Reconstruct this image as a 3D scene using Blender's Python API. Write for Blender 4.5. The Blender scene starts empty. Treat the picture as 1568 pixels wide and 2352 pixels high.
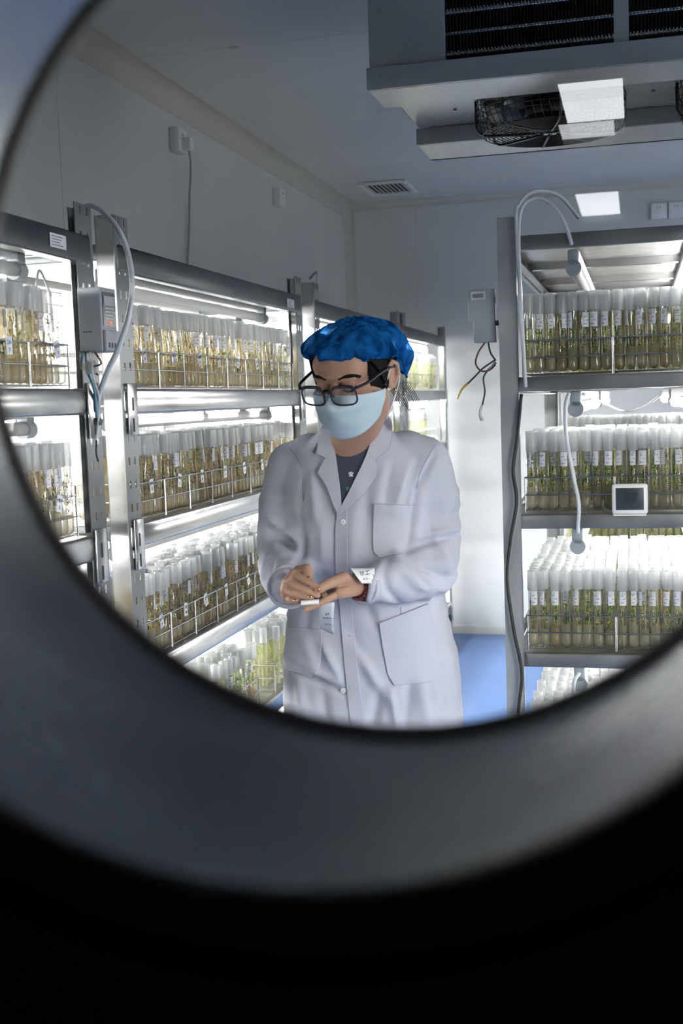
import bpy, bmesh, math, random
from math import sin, cos, pi, radians, sqrt
from mathutils import Vector, Matrix, noise
from mathutils.bvhtree import BVHTree
R0 = random.Random(7)
SC = bpy.context.scene
COL = SC.collection

# ------------------------------------------------------------------ camera, world, lights, exposure
F, PX, PY = 2700.0, 784.0, 1176.0
_dy = Vector((679, -276, F)).normalized()
_dn = Vector((.034, 1, (276 - 679 * .034) / F)).normalized()
_dx = _dn.cross(_dy)
_RW = Matrix((_dx, _dy, -_dn))            # image axes (x right, y down, z ahead) -> world
EYE = Vector((0, 0, 1.5))
cam_d = bpy.data.cameras.new('camera'); cam = bpy.data.objects.new('camera', cam_d); COL.objects.link(cam)
cam_d.sensor_fit = 'HORIZONTAL'; cam_d.sensor_width = 24.0; cam_d.lens = F / 1568 * 24.0
cam_d.clip_start = .01; cam_d.clip_end = 60
cam.matrix_world = Matrix.Translation(EYE) @ (_RW @ Matrix(((1, 0, 0), (0, -1, 0), (0, 0, -1)))).to_4x4()
cam_d.dof.use_dof = True; cam_d.dof.focus_distance = 2.95; cam_d.dof.aperture_fstop = 5.6
SC.camera = cam


def at(px, py, y):
    "world point at depth Y=y seen at this pixel of the 1568x2352 photograph"
    r = _RW @ Vector((px - PX, py - PY, F)); return EYE + r * (y / r.y)


def atx(px, py, x):
    r = _RW @ Vector((px - PX, py - PY, F)); return EYE + r * (x / r.x)


w = bpy.data.worlds.new('world'); SC.world = w; w.use_nodes = True
w.node_tree.nodes['Background'].inputs[0].default_value = (.6, .7, .9, 1)
w.node_tree.nodes['Background'].inputs[1].default_value = .004
vs = SC.view_settings; vs.view_transform = 'Standard'; vs.look = 'None'; vs.exposure = 0.68; vs.gamma = 1; vs.use_curve_mapping = False
LED = 42.0            # strength of the lit grow tubes
PANEL = 6.0          # strength of the corridor ceiling panels behind the window
cy = SC.cycles
cy.max_bounces = 11; cy.diffuse_bounces = 6; cy.glossy_bounces = 4; cy.transmission_bounces = 5
cy.transparent_max_bounces = 40; cy.sample_clamp_indirect = 6; cy.use_denoising = True
cy.caustics_reflective = False; cy.caustics_refractive = False


ad = bpy.data.lights.new('aisle_fill', 'AREA'); ad.shape = 'RECTANGLE'; ad.size = .9; ad.size_y = 1.3; ad.energy = 11; ad.color = (1, .985, .96)
ad2 = ad.copy(); ad2.size = 1.2; ad2.size_y = 1.2; ad2.energy = 9
a2 = bpy.data.objects.new('added_fill_far', ad2); COL.objects.link(a2); a2.location = (2.0, 4.0, 1.9)      # second added fill, lifts the upper walls and ceiling, out of view
a2.rotation_euler = (Vector((-1.3, 4.2, 2.9)) - a2.location).to_track_quat('-Z', 'Y').to_euler()
al = bpy.data.objects.new('added_fill_right', ad); COL.objects.link(al); al.location = (1.55, .62, 1.0)   # added fill light, stands in for unseen lit units at the right
al.rotation_euler = (Vector((-.9, 3.6, 2.3)) - al.location).to_track_quat('-Z', 'Y').to_euler()


# ------------------------------------------------------------------ materials
def new_mat(name):
    m = bpy.data.materials.new(name); m.use_nodes = True
    nt = m.node_tree; nt.nodes.clear()
    out = nt.nodes.new('ShaderNodeOutputMaterial'); return m, nt, out


def N(nt, t, **kw):
    n = nt.nodes.new(t)
    for k, v in kw.items():
        if k.startswith('i_'):
            key = k[2:]; key = int(key) if key.isdigit() else key.replace('_', ' ')
            n.inputs[key].default_value = v
        else: setattr(n, k, v)
    return n


def pbr(name, col, rough=.5, metal=0., spec=.5, var=0., vscale=6., bump=0., bscale=60., stretch=(1, 1, 1), sss=0., col2=None, trans=0.):
    m, nt, out = new_mat(name)
    b = N(nt, 'ShaderNodeBsdfPrincipled'); nt.links.new(b.outputs[0], out.inputs[0])
    b.inputs['Base Color'].default_value = (*col, 1); b.inputs['Roughness'].default_value = rough
    b.inputs['Metallic'].default_value = metal; b.inputs['Specular IOR Level'].default_value = spec
    if sss: b.inputs['Subsurface Weight'].default_value = sss; b.inputs['Subsurface Radius'].default_value = (.012, .004, .002)
    if trans: b.inputs['Transmission Weight'].default_value = trans
    if var or bump or col2:
        tc = N(nt, 'ShaderNodeTexCoord'); mp = N(nt, 'ShaderNodeMapping'); mp.inputs['Scale'].default_value = stretch
        nt.links.new(tc.outputs['Object'], mp.inputs[0])
    if var or col2:
        no = N(nt, 'ShaderNodeTexNoise'); no.inputs['Scale'].default_value = vscale; no.inputs['Detail'].default_value = 5
        nt.links.new(mp.outputs[0], no.inputs['Vector'])
        cr = N(nt, 'ShaderNodeValToRGB'); c2 = col2 or tuple(c * (1 - var) for c in col)
        c1 = col if col2 else tuple(min(1, c * (1 + var * .6)) for c in col)
        cr.color_ramp.elements[0].position = .35; cr.color_ramp.elements[0].color = (*c2, 1)
        cr.color_ramp.elements[1].position = .65; cr.color_ramp.elements[1].color = (*c1, 1)
        nt.links.new(no.outputs[0], cr.inputs[0]); nt.links.new(cr.outputs[0], b.inputs['Base Color'])
        if metal > .5:
            mr = N(nt, 'ShaderNodeMapRange'); mr.inputs['To Min'].default_value = rough * .7; mr.inputs['To Max'].default_value = rough * 1.5
            nt.links.new(no.outputs[0], mr.inputs[0]); nt.links.new(mr.outputs[0], b.inputs['Roughness'])
    if bump:
        n2 = N(nt, 'ShaderNodeTexNoise'); n2.inputs['Scale'].default_value = bscale; n2.inputs['Detail'].default_value = 4
        nt.links.new(mp.outputs[0], n2.inputs['Vector'])
        bp = N(nt, 'ShaderNodeBump'); bp.inputs['Strength'].default_value = bump; bp.inputs['Distance'].default_value = .004
        nt.links.new(n2.outputs[0], bp.inputs['Height']); nt.links.new(bp.outputs[0], b.inputs['Normal'])
    return m


def thin_glass(name, tint=(1, 1, 1), gain=2.0, rough=.0, ior=1.45):
    m, nt, out = new_mat(name)
    t = N(nt, 'ShaderNodeBsdfTransparent'); t.inputs[0].default_value = (*tint, 1)
    g = N(nt, 'ShaderNodeBsdfGlossy'); g.inputs['Roughness'].default_value = rough
    fr = N(nt, 'ShaderNodeFresnel'); fr.inputs[0].default_value = ior
    mu = N(nt, 'ShaderNodeMath', operation='MULTIPLY', use_clamp=True); mu.inputs[1].default_value = gain
    mx = N(nt, 'ShaderNodeMixShader')
    nt.links.new(fr.outputs[0], mu.inputs[0]); nt.links.new(mu.outputs[0], mx.inputs[0])
    nt.links.new(t.outputs[0], mx.inputs[1]); nt.links.new(g.outputs[0], mx.inputs[2]); nt.links.new(mx.outputs[0], out.inputs[0])
    return m


def milky(name, col, clear=.2, transl=.5, rough=.4, gloss=.08, col2=None, vscale=60., tclear=(1, 1, 1), stretch=(1, 1, 1), crange=(.4, .6)):
    "translucent plastic / jelly: diffuse + translucent + some see-through + a little gloss"
    m, nt, out = new_mat(name)
    d = N(nt, 'ShaderNodeBsdfDiffuse'); tr = N(nt, 'ShaderNodeBsdfTranslucent'); tp = N(nt, 'ShaderNodeBsdfTransparent'); gl = N(nt, 'ShaderNodeBsdfGlossy')
    for n in (d, tr): n.inputs[0].default_value = (*col, 1)
    tp.inputs[0].default_value = (*tclear, 1); gl.inputs['Roughness'].default_value = rough
    a = N(nt, 'ShaderNodeMixShader'); a.inputs[0].default_value = transl
    b = N(nt, 'ShaderNodeMixShader'); b.inputs[0].default_value = clear
    c = N(nt, 'ShaderNodeMixShader'); c.inputs[0].default_value = gloss
    L = nt.links.new
    L(d.outputs[0], a.inputs[1]); L(tr.outputs[0], a.inputs[2]); L(a.outputs[0], b.inputs[1]); L(tp.outputs[0], b.inputs[2])
    L(b.outputs[0], c.inputs[1]); L(gl.outputs[0], c.inputs[2]); L(c.outputs[0], out.inputs[0])
    if col2:
        tc = N(nt, 'ShaderNodeTexCoord'); mp = N(nt, 'ShaderNodeMapping'); mp.inputs['Scale'].default_value = stretch
        no = N(nt, 'ShaderNodeTexNoise'); no.inputs['Scale'].default_value = vscale; no.inputs['Detail'].default_value = 4
        cr = N(nt, 'ShaderNodeValToRGB'); cols = [col] + list(col2)
        el = cr.color_ramp.elements
        while len(el) < len(cols): el.new(.5)
        for i, cc in enumerate(cols):
            el[i].position = crange[0] + (crange[1] - crange[0]) * i / (len(cols) - 1); el[i].color = (*cc, 1)
        L(tc.outputs['Object'], mp.inputs[0]); L(mp.outputs[0], no.inputs['Vector']); L(no.outputs[0], cr.inputs[0])
        L(cr.outputs[0], d.inputs[0]); L(cr.outputs[0], tr.inputs[0])
    return m


def emit(name, col, s):
    m, nt, out = new_mat(name); e = N(nt, 'ShaderNodeEmission'); e.inputs[0].default_value = (*col, 1); e.inputs[1].default_value = s
    nt.links.new(e.outputs[0], out.inputs[0]); return m


def leafm(name, col, transl=.55):
    m, nt, out = new_mat(name)
    d = N(nt, 'ShaderNodeBsdfDiffuse'); tr = N(nt, 'ShaderNodeBsdfTranslucent'); a = N(nt, 'ShaderNodeMixShader'); a.inputs[0].default_value = transl
    for n in (d, tr): n.inputs[0].default_value = (*col, 1)
    nt.links.new(d.outputs[0], a.inputs[1]); nt.links.new(tr.outputs[0], a.inputs[2]); nt.links.new(a.outputs[0], out.inputs[0]); return m


M = {}
M['wall'] = pbr('painted_panel', (.62, .635, .64), .38, spec=.4, var=.04, vscale=1.5, bump=.02, bscale=8)
M['ceil'] = pbr('ceiling_panel', (.62, .635, .64), .4, spec=.4, var=.04, vscale=1.2, bump=.02, bscale=6)
M['cove'] = pbr('cream_plastic', (.55, .54, .50), .5)
M['floor'] = pbr('blue_vinyl', (.09, .19, .44), .35, var=.08, vscale=3, bump=.08, bscale=180)
M['steel'] = pbr('polished_steel', (.60, .60, .60), .20, 1., var=.12, vscale=5, bump=.05, bscale=7, stretch=(1, 1, 3))
M['steel_dull'] = pbr('brushed_steel', (.44, .46, .47), .38, .35, var=.12, vscale=7)
M['steel_dark'] = pbr('steel_dark_reflection', (.11, .113, .12), .3, 1., var=.1, vscale=7)  # darker copy of the steel: reflected dark surroundings put into the colour
M['end_beam'] = pbr('end_beam_steel', (.24, .25, .26), .35, .75, var=.2, vscale=6)
M['post'] = pbr('post_steel', (.50, .505, .51), .16, 1., var=.1, vscale=9)
M['steel_sheet'] = pbr('galvanised_sheet', (.62, .62, .62), .33, .9, var=.15, vscale=30, bump=.5, bscale=110)
M['wire'] = pbr('chromed_wire', (.55, .55, .54), .22, 1.)
M['black'] = pbr('black_rubber', (.008, .008, .009), .55)
M['outer'] = pbr('unlit_side_black', (.012, .010, .014), .5)  # near-black colour stands in for the darkness of the unlit corridor side
M['dark'] = pbr('dark_plastic', (.02, .02, .022), .4)
M['white'] = pbr('white_plastic', (.78, .79, .80), .4)
M['grey'] = pbr('grey_plastic', (.33, .36, .39), .45)
M['paper'] = leafm('paper', (.82, .84, .88), .25)
M['ink'] = pbr('ink', (.03, .03, .06), .6)
M['inkgrey'] = pbr('printed_grey', (.12, .12, .14), .6)
M['cable'] = pbr('white_cable', (.62, .66, .70), .4)
M['cable_grey'] = pbr('grey_cable', (.35, .36, .37), .5)
M['tunnel'] = pbr('polished_tunnel', (.30, .31, .32), .24, 1., var=.2, vscale=9, bump=.05, bscale=5)
M['pane'] = thin_glass('window_glass', (.97, .98, .98), 2.2, 0, 1.5)
M['pane2'] = thin_glass('coated_window_glass', (.98, .985, .985), .25, 0, 1.5)
M['tubeglass'] = thin_glass('tube_glass', (.992, .995, .988), .7, .04, 1.45)
M['lens'] = thin_glass('lens_glass', (.94, .95, .97), 2.6, 0, 1.5)
M['cap'] = milky('frosted_cap', (.90, .92, .93), .30, .7, .35, .06)
M['agar'] = milky('agar_pale', (.92, .88, .66), .62, .75, .3, .04)
M['agar_brown'] = milky('agar_brown', (.82, .68, .42), .55, .75, .3, .04)
M['mass_g'] = milky('tube_contents_green', (.94, .91, .74), .64, .75, .2, .07, col2=[(.88, .82, .50), (.52, .62, .27)], vscale=70, stretch=(1, 1, .45), tclear=(.995, .995, .98))
M['mass_b'] = milky('tube_contents_brown', (.93, .85, .68), .62, .75, .2, .07, col2=[(.86, .72, .46), (.58, .46, .26)], vscale=70, stretch=(1, 1, .45), tclear=(.995, .99, .97))
M['leaf_g'] = leafm('leaf_green', (.11, .36, .045)); M['leaf_d'] = leafm('leaf_dark', (.05, .14, .03))
M['leaf_y'] = leafm('leaf_olive', (.72, .66, .24)); M['leaf_p'] = leafm('stem_pale', (.82, .72, .48)); M['leaf_b'] = leafm('leaf_brown', (.34, .17, .08))
M['tube_off'] = milky('led_tube_unlit', (.55, .56, .57), .15, .4, .2, .12)
M['led'] = emit('led_tube_lit', (1., .985, .95), LED)
M['led_dim'] = emit('led_tube_dim', (1., .985, .95), LED * .14)
M['panel'] = emit('ceiling_panel_light', (.95, .97, 1.), PANEL)
M['panel_dim'] = emit('reflection_panel_dim', (.95, .97, 1.), PANEL * .6)
M['redled'] = emit('red_indicator', (1, .05, .03), 4.)
M['coat'] = pbr('white_coat_cloth', (.48, .495, .57), .8, spec=.2, bump=.12, bscale=900)
M['stitch_edge_shade'] = pbr('coat_seam_edge_shade', (.30, .32, .40), .9)  # seams, and dark lines that paint edge shade on lapels and pockets
M['skin'] = pbr('skin', (.42, .25, .175), .5, spec=.35, var=.08, vscale=30, sss=.15)
M['hair'] = pbr('black_hair', (.007, .006, .006), .8, spec=.12)
M['shirt'] = pbr('slate_shirt', (.045, .055, .085), .9)
M['cloth_dark'] = pbr('dark_trousers', (.02, .022, .03), .9)
M['gold'] = pbr('gold_polish', (.85, .52, .30), .16, 1.)
M['redbead'] = pbr('dark_red_band', (.12, .015, .02), .35)
M['frame'] = pbr('glasses_frame', (.010, .009, .018), .4, spec=.25)
M['lip'] = pbr('lip', (.3, .09, .08), .5)
M['fin'] = pbr('coil_fin', (.035, .038, .042), .35, .7)
M['evap'] = pbr('grey_painted_metal', (.44, .475, .49), .32, .25, var=.05, vscale=3)
M['evapw'] = pbr('pale_painted_metal', (.62, .63, .63), .24, .3, bump=.05, bscale=5)
M['lcd'] = pbr('lcd_glass', (.035, .045, .055), .25)
M['lcddigit'] = pbr('lcd_digit', (.018, .024, .03), .3)
M['yellow'] = pbr('yellow_sleeve', (.55, .42, .04), .5); M['brown'] = pbr('brown_wire', (.10, .05, .035), .5); M['blue'] = pbr('blue_wire', (.06, .22, .34), .5)
M['green'] = pbr('green_print', (.1, .5, .2), .6)


def cap_mat():
    m, nt, out = new_mat('blue_nonwoven'); L = nt.links.new
    d = N(nt, 'ShaderNodeBsdfDiffuse'); tr = N(nt, 'ShaderNodeBsdfTranslucent'); tp = N(nt, 'ShaderNodeBsdfTransparent'); tp.inputs[0].default_value = (.25, .55, .9, 1)
    tc = N(nt, 'ShaderNodeTexCoord'); mp = N(nt, 'ShaderNodeMapping'); mp.inputs['Scale'].default_value = (1, 1, .35)
    no = N(nt, 'ShaderNodeTexNoise'); no.inputs['Scale'].default_value = 30; no.inputs['Detail'].default_value = 6; no.inputs['Distortion'].default_value = 1.2
    cr = N(nt, 'ShaderNodeValToRGB'); cr.color_ramp.elements[0].position = .3; cr.color_ramp.elements[0].color = (.004, .045, .17, 1)
    cr.color_ramp.elements[1].position = .7; cr.color_ramp.elements[1].color = (.02, .25, .74, 1)
    L(tc.outputs['Object'], mp.inputs[0]); L(mp.outputs[0], no.inputs['Vector']); L(no.outputs[0], cr.inputs[0]); L(cr.outputs[0], d.inputs[0]); L(cr.outputs[0], tr.inputs[0])
    mr = N(nt, 'ShaderNodeMapRange'); mr.inputs['From Min'].default_value = .35; mr.inputs['From Max'].default_value = .65; mr.inputs['To Min'].default_value = .22; mr.inputs['To Max'].default_value = .03
    L(no.outputs[0], mr.inputs[0])
    a = N(nt, 'ShaderNodeMixShader'); a.inputs[0].default_value = .45; b = N(nt, 'ShaderNodeMixShader')
    L(d.outputs[0], a.inputs[1]); L(tr.outputs[0], a.inputs[2]); L(mr.outputs[0], b.inputs[0]); L(a.outputs[0], b.inputs[1]); L(tp.outputs[0], b.inputs[2])
    bp = N(nt, 'ShaderNodeBump'); bp.inputs['Strength'].default_value = .5; bp.inputs['Distance'].default_value = .003; L(no.outputs[0], bp.inputs['Height']); L(bp.outputs[0], d.inputs['Normal'])
    L(b.outputs[0], out.inputs[0]); return m


M['bouffant'] = cap_mat()
M['mask'] = milky('mask_cloth', (.66, .80, .86), .0, .3, .6, .02)


# ------------------------------------------------------------------ mesh helpers
def tag(o, label=None, cat=None, group=None, kind=None):
    if label: o['label'] = label
    if cat: o['category'] = cat
    if group: o['group'] = group
    if kind: o['kind'] = kind
    return o


def empty(name, loc=(0, 0, 0), label=None, cat=None, group=None):
    o = bpy.data.objects.new(name, None); o.location = loc; o.empty_display_size = .05; COL.objects.link(o)
    return tag(o, label, cat, group)


class MB:
    def __init__(s): s.v = []; s.f = []; s.m = []; s.mats = []; s.sm = []
    def mi(s, mat):
        mat = M[mat] if isinstance(mat, str) else mat
        if mat not in s.mats: s.mats.append(mat)
        return s.mats.index(mat)
    def add(s, verts, faces, mat, smooth=False, T=None):
        k = len(s.v); i = s.mi(mat)
        s.v += [tuple(T @ Vector(p)) if T else tuple(p) for p in verts]
        s.f += [tuple(a + k for a in f) for f in faces]; s.m += [i] * len(faces); s.sm += [smooth] * len(faces); return s
    def box(s, a, b, mat, T=None, bev=0.):
        x0, y0, z0 = a; x1, y1, z1 = b
        if x0 > x1: x0, x1 = x1, x0
        if y0 > y1: y0, y1 = y1, y0
        if z0 > z1: z0, z1 = z1, z0
        if not bev:
            v = [(x0, y0, z0), (x1, y0, z0), (x1, y1, z0), (x0, y1, z0), (x0, y0, z1), (x1, y0, z1), (x1, y1, z1), (x0, y1, z1)]
            return s.add(v, [(3, 2, 1, 0), (4, 5, 6, 7), (0, 1, 5, 4), (1, 2, 6, 5), (2, 3, 7, 6), (3, 0, 4, 7)], mat, False, T)
        bm = bmesh.new(); bmesh.ops.create_cube(bm, size=1)
        for q in bm.verts: q.co = Vector(((x0 + x1) / 2 + q.co.x * (x1 - x0), (y0 + y1) / 2 + q.co.y * (y1 - y0), (z0 + z1) / 2 + q.co.z * (z1 - z0)))
        bmesh.ops.bevel(bm, geom=bm.edges[:], offset=bev, segments=2, affect='EDGES', profile=.5)
        bm.verts.index_update(); s.add([q.co.copy() for q in bm.verts], [[q.index for q in f.verts] for f in bm.faces], mat, True, T); bm.free(); return s
    def cyl(s, p, q, r, mat, n=10, r2=None, caps=True, smooth=True):
        p, q = Vector(p), Vector(q); r2 = r if r2 is None else r2
        d = (q - p).normalized(); a = d.orthogonal().normalized(); b = d.cross(a)
        v = [p + (a * cos(2 * pi * i / n) + b * sin(2 * pi * i / n)) * r for i in range(n)] + [q + (a * cos(2 * pi * i / n) + b * sin(2 * pi * i / n)) * r2 for i in range(n)]
        s.add(v, [(i, (i + 1) % n, n + (i + 1) % n, n + i) for i in range(n)], mat, smooth)
        if caps: s.add(v, [tuple(range(n - 1, -1, -1)), tuple(range(n, 2 * n))], mat)
        return s
    def tube(s, pts, r, mat, n=8, sub=6, closed=False):
        pts = [Vector(p) for p in pts]
        if sub > 1: pts = spline(pts, sub, closed)
        m = len(pts); v = []; prev = None
        for i, p in enumerate(pts):
            t = (pts[(i + 1) % m] - pts[i - 1]) if closed else (pts[min(i + 1, m - 1)] - pts[max(i - 1, 0)])
            t = t.normalized() if t.length > 1e-9 else Vector((0, 0, 1))
            a = t.orthogonal().normalized() if prev is None else (prev - t * prev.dot(t)).normalized()
            prev = a; b = t.cross(a); rr = r(i / (m - 1)) if callable(r) else r
            v += [p + (a * cos(2 * pi * k / n) + b * sin(2 * pi * k / n)) * rr for k in range(n)]
        f = []
        for i in range(m if closed else m - 1):
            j = (i + 1) % m
            f += [(i * n + k, i * n + (k + 1) % n, j * n + (k + 1) % n, j * n + k) for k in range(n)]
        if not closed: f += [tuple(range(n - 1, -1, -1)), tuple((m - 1) * n + k for k in range(n))]
        return s.add(v, f, mat, True)
    def lathe(s, prof, mat, n=16, c=(0, 0, 0), cap=True, smooth=True):
        v = []; m = len(prof)
        for r, z in prof: v += [(c[0] + r * cos(2 * pi * k / n), c[1] + r * sin(2 * pi * k / n), c[2] + z) for k in range(n)]
        f = [(i * n + k, i * n + (k + 1) % n, (i + 1) * n + (k + 1) % n, (i + 1) * n + k) for i in range(m - 1) for k in range(n)]
        s.add(v, f, mat, smooth)
        if cap: s.add(v, [tuple(range(n - 1, -1, -1)), tuple((m - 1) * n + k for k in range(n))], mat)
        return s
    def ball(s, c, r, mat, n=12, m=8, T=None):
        v, f = usphere(c, r, n, m); return s.add(v, f, mat, True, T)
    def grid(s, P, mat, smooth=True, flip=False):
        R, C = len(P), len(P[0]); v = [p for row in P for p in row]
        f = [(i * C + j, i * C + j + 1, (i + 1) * C + j + 1, (i + 1) * C + j) for i in range(R - 1) for j in range(C - 1)]
        if flip: f = [x[::-1] for x in f]
        return s.add(v, f, mat, smooth)
    def mesh(s, name):
        me = bpy.data.meshes.new(name); me.from_pydata([tuple(p) for p in s.v], [], s.f)
        for m in s.mats: me.materials.append(m)
        me.polygons.foreach_set('material_index', s.m); me.polygons.foreach_set('use_smooth', s.sm); me.update(); return me
    def build(s, name, parent=None, loc=None):
        o = bpy.data.objects.new(name, s.mesh(name)); COL.objects.link(o)
        if parent: o.parent = parent
        if loc is not None: o.location = loc
        return o


def spline(P, sub, closed=False):
    out = []; n = len(P)
    for i in range(n if closed else n - 1):
        p0 = P[i - 1] if (closed or i > 0) else P[0] * 2 - P[1]
        p1, p2 = P[i], P[(i + 1) % n]
        p3 = P[(i + 2) % n] if (closed or i + 2 < n) else p2 * 2 - p1
        for k in range(sub):
            t = k / sub; out.append(.5 * ((2 * p1) + (p2 - p0) * t + (2 * p0 - 5 * p1 + 4 * p2 - p3) * t * t + (3 * p1 - p0 - 3 * p2 + p3) * t ** 3))
    if not closed: out.append(P[-1].copy())
    return out


def usphere(c, r, n=12, m=8):
    rx, ry, rz = (r, r, r) if not hasattr(r, '__len__') else r; c = Vector(c)
    v = [c + Vector((0, 0, rz))]
    for i in range(1, m):
        a = pi * i / m; v += [c + Vector((rx * sin(a) * cos(2 * pi * k / n), ry * sin(a) * sin(2 * pi * k / n), rz * cos(a))) for k in range(n)]
    v.append(c - Vector((0, 0, rz))); f = [(0, 1 + k, 1 + (k + 1) % n) for k in range(n)]
    for i in range(m - 2):
        o = 1 + i * n; f += [(o + k, o + n + k, o + n + (k + 1) % n, o + (k + 1) % n) for k in range(n)]
    o = 1 + (m - 2) * n; f += [(o + k, len(v) - 1, o + (k + 1) % n) for k in range(n)]
    return v, f


def chain(pts, n=14, flat=False):
    "closed shells of a tapered limb: spheres at the joints and cones between them"
    out = []
    P = [(Vector(p), r) for p, r in pts]
    for p, r in (P[:-1] if flat else P): out.append(usphere(p, r, n, n // 2 + 2))
    for (p, r), (q, s) in zip(P, P[1:]):
        d = q - p
        if d.length < 1e-5: continue
        d = d.normalized(); a = d.orthogonal().normalized(); b = d.cross(a)
        v = [p + (a * cos(2 * pi * i / n) + b * sin(2 * pi * i / n)) * r for i in range(n)] + [q + (a * cos(2 * pi * i / n) + b * sin(2 * pi * i / n)) * s for i in range(n)]
        out.append((v, [(i, (i + 1) % n, n + (i + 1) % n, n + i) for i in range(n)] + [tuple(range(n - 1, -1, -1)), tuple(range(n, 2 * n))]))
    return out


def loft(rings, n=28):
    "closed shell through elliptical rings (cx, cy, z, rx, ry[, power])"
    v = []; m = len(rings)
    for cx, cyy, z, rx, ry in rings:
        for k in range(n):
            a = 2 * pi * k / n; c, s_ = cos(a), sin(a); e = .85
            v.append(Vector((cx + rx * abs(c) ** e * (1 if c > 0 else -1), cyy + ry * abs(s_) ** e * (1 if s_ > 0 else -1), z)))
    f = [(i * n + k, i * n + (k + 1) % n, (i + 1) * n + (k + 1) % n, (i + 1) * n + k) for i in range(m - 1) for k in range(n)]
    f += [tuple(range(n - 1, -1, -1)), tuple((m - 1) * n + k for k in range(n))]
    return v, f


def fuse(shells, voxel, it=4, T=None):
    "union of closed shells as one continuous smooth surface -> (verts, faces)"
    mb = MB()
    for v, f in shells: mb.add(v, f, 'skin', True, T)
    o = mb.build('tmp'); md = o.modifiers.new('r', 'REMESH'); md.mode = 'VOXEL'; md.voxel_size = voxel
    sm = o.modifiers.new('s', 'SMOOTH'); sm.factor = .5; sm.iterations = it
    dg = bpy.context.evaluated_depsgraph_get(); me = bpy.data.meshes.new_from_object(o.evaluated_get(dg))
    v = [q.co.copy() for q in me.vertices]; f = [tuple(p.vertices) for p in me.polygons]
    bpy.data.meshes.remove(me); bpy.data.objects.remove(o); return v, f


def clone(o, parent=None, loc=None):
    c = o.copy(); COL.objects.link(c)
    if parent: c.parent = parent
    if loc is not None: c.location = loc
    for ch in [x for x in o.children]:
        clone(ch, c)
    return c


def text(s, size, mat, parent, T, name='lettering', ext=.0003, align='CENTER'):
    cu = bpy.data.curves.new(name, 'FONT'); cu.body = s; cu.size = size; cu.extrude = ext; cu.align_x = align; cu.align_y = 'CENTER'; cu.resolution_u = 1
    cu.materials.append(M[mat]); o = bpy.data.objects.new(name, cu); COL.objects.link(o); o.matrix_world = T
    dg = bpy.context.evaluated_depsgraph_get(); me = bpy.data.meshes.new_from_object(o.evaluated_get(dg)); me.materials.clear(); me.materials.append(M[mat])
    bpy.data.objects.remove(o); o = bpy.data.objects.new(name, me); COL.objects.link(o); o.parent = parent; o.matrix_local = T; return o


# text frames: facing -Y (towards the window) and facing +X (towards the aisle)
FACE_Y = Matrix(((1, 0, 0), (0, 0, -1), (0, 1, 0))).to_4x4()
FACE_X = Matrix(((0, 0, 1), (1, 0, 0), (0, 1, 0))).to_4x4()

# ------------------------------------------------------------------ the room
XW, YB, ZC, XR, YF = -1.78, 7.375, 2.74, 2.2, .47    # left wall, back wall, ceiling, right wall, inner face of the front wall
st = lambda o: tag(o, kind='structure')
st(MB().box((XW - .1, YF, -.1), (XR + .1, YB + .1, 0), 'floor').build('floor'))


def panels(name, axis, lo, hi, seams, plane, thick, zlo, zhi, mat):
    "a wall or ceiling clad with insulated panels: one piece per panel, 3 mm open joint"
    base = MB()
    root = None
    edges = [lo] + [q for q in seams if lo < q < hi] + [hi]
    if axis == 'left': base.box((plane - thick - .05, lo, zlo), (plane - .004, hi, zhi), mat)
    if axis == 'back': base.box((lo, plane + .004, zlo), (hi, plane + thick + .05, zhi), mat)
    if axis == 'ceil': base.box((XW - .1, lo, plane + .004), (XR + .1, hi, plane + thick + .05), mat)
    root = st(base.build(name))
    for a, b in zip(edges, edges[1:]):
        g = .0015; p = MB()
        if axis == 'left': p.box((plane - .01, a + g, zlo), (plane, b - g, zhi), mat)
        if axis == 'back': p.box((a + g, plane, zlo), (b - g, plane + .01, zhi), mat)
        if axis == 'ceil': p.box((XW, a + g, plane), (XR, b - g, plane + .01), mat)
        p.build('panel', root)
    return root


panels('wall_left', 'left', YF, YB, [1.28, 2.40, 3.521, 4.64, 5.76, 6.88], XW, .05, 0, ZC, M['wall'])
panels('wall_back', 'back', XW, XR, [-1.33, -.30, .82, 1.94], YB, .05, 0, ZC, M['wall'])
panels('ceiling', 'ceil', YF, YB, [1.77, 2.89, 4.01, 5.13, 6.25], ZC, .05, 0, 0, M['ceil'])
st(MB().box((XR, YF, 0), (XR + .1, YB, ZC), 'wall').build('wall_right'))
for k, (x, y) in enumerate(((-1.35, 4.03), (-.95, 5.14), (-1.0, 6.27))):
    b = MB().cyl((x, y - .012, ZC - .002), (x, y - .012, ZC + .001), .016, 'steel_dull', 14)
    tag(b.build('ceiling_plug'), ['small round metal plug at the ceiling seam nearest the window', 'small round metal plug at the middle ceiling seam', 'small round metal plug at the ceiling seam before the air vent'][k], 'plug')


def cove(name, p, q, u, v, r=.07, mat='cove'):
    "concave quarter-round corner strip from p to q; u, v point along the two faces"
    p, q, u, v = map(Vector, (p, q, u, v)); n = 8; rows = []
    for e in (p, q):
        c = e + (u + v) * r
        row = [e + u * (r + .012)] + [c - u * r * cos(a) - v * r * sin(a) for a in [pi / 2 * (1 - i / n) for i in range(n + 1)]] + [e + v * (r + .012)]
        row.insert(1, e + u * (r + .012) + v * .004); row.insert(-1, e + v * (r + .012) + u * .004); rows.append(row)
    return st(MB().grid(rows, mat, True).build(name))


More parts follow.
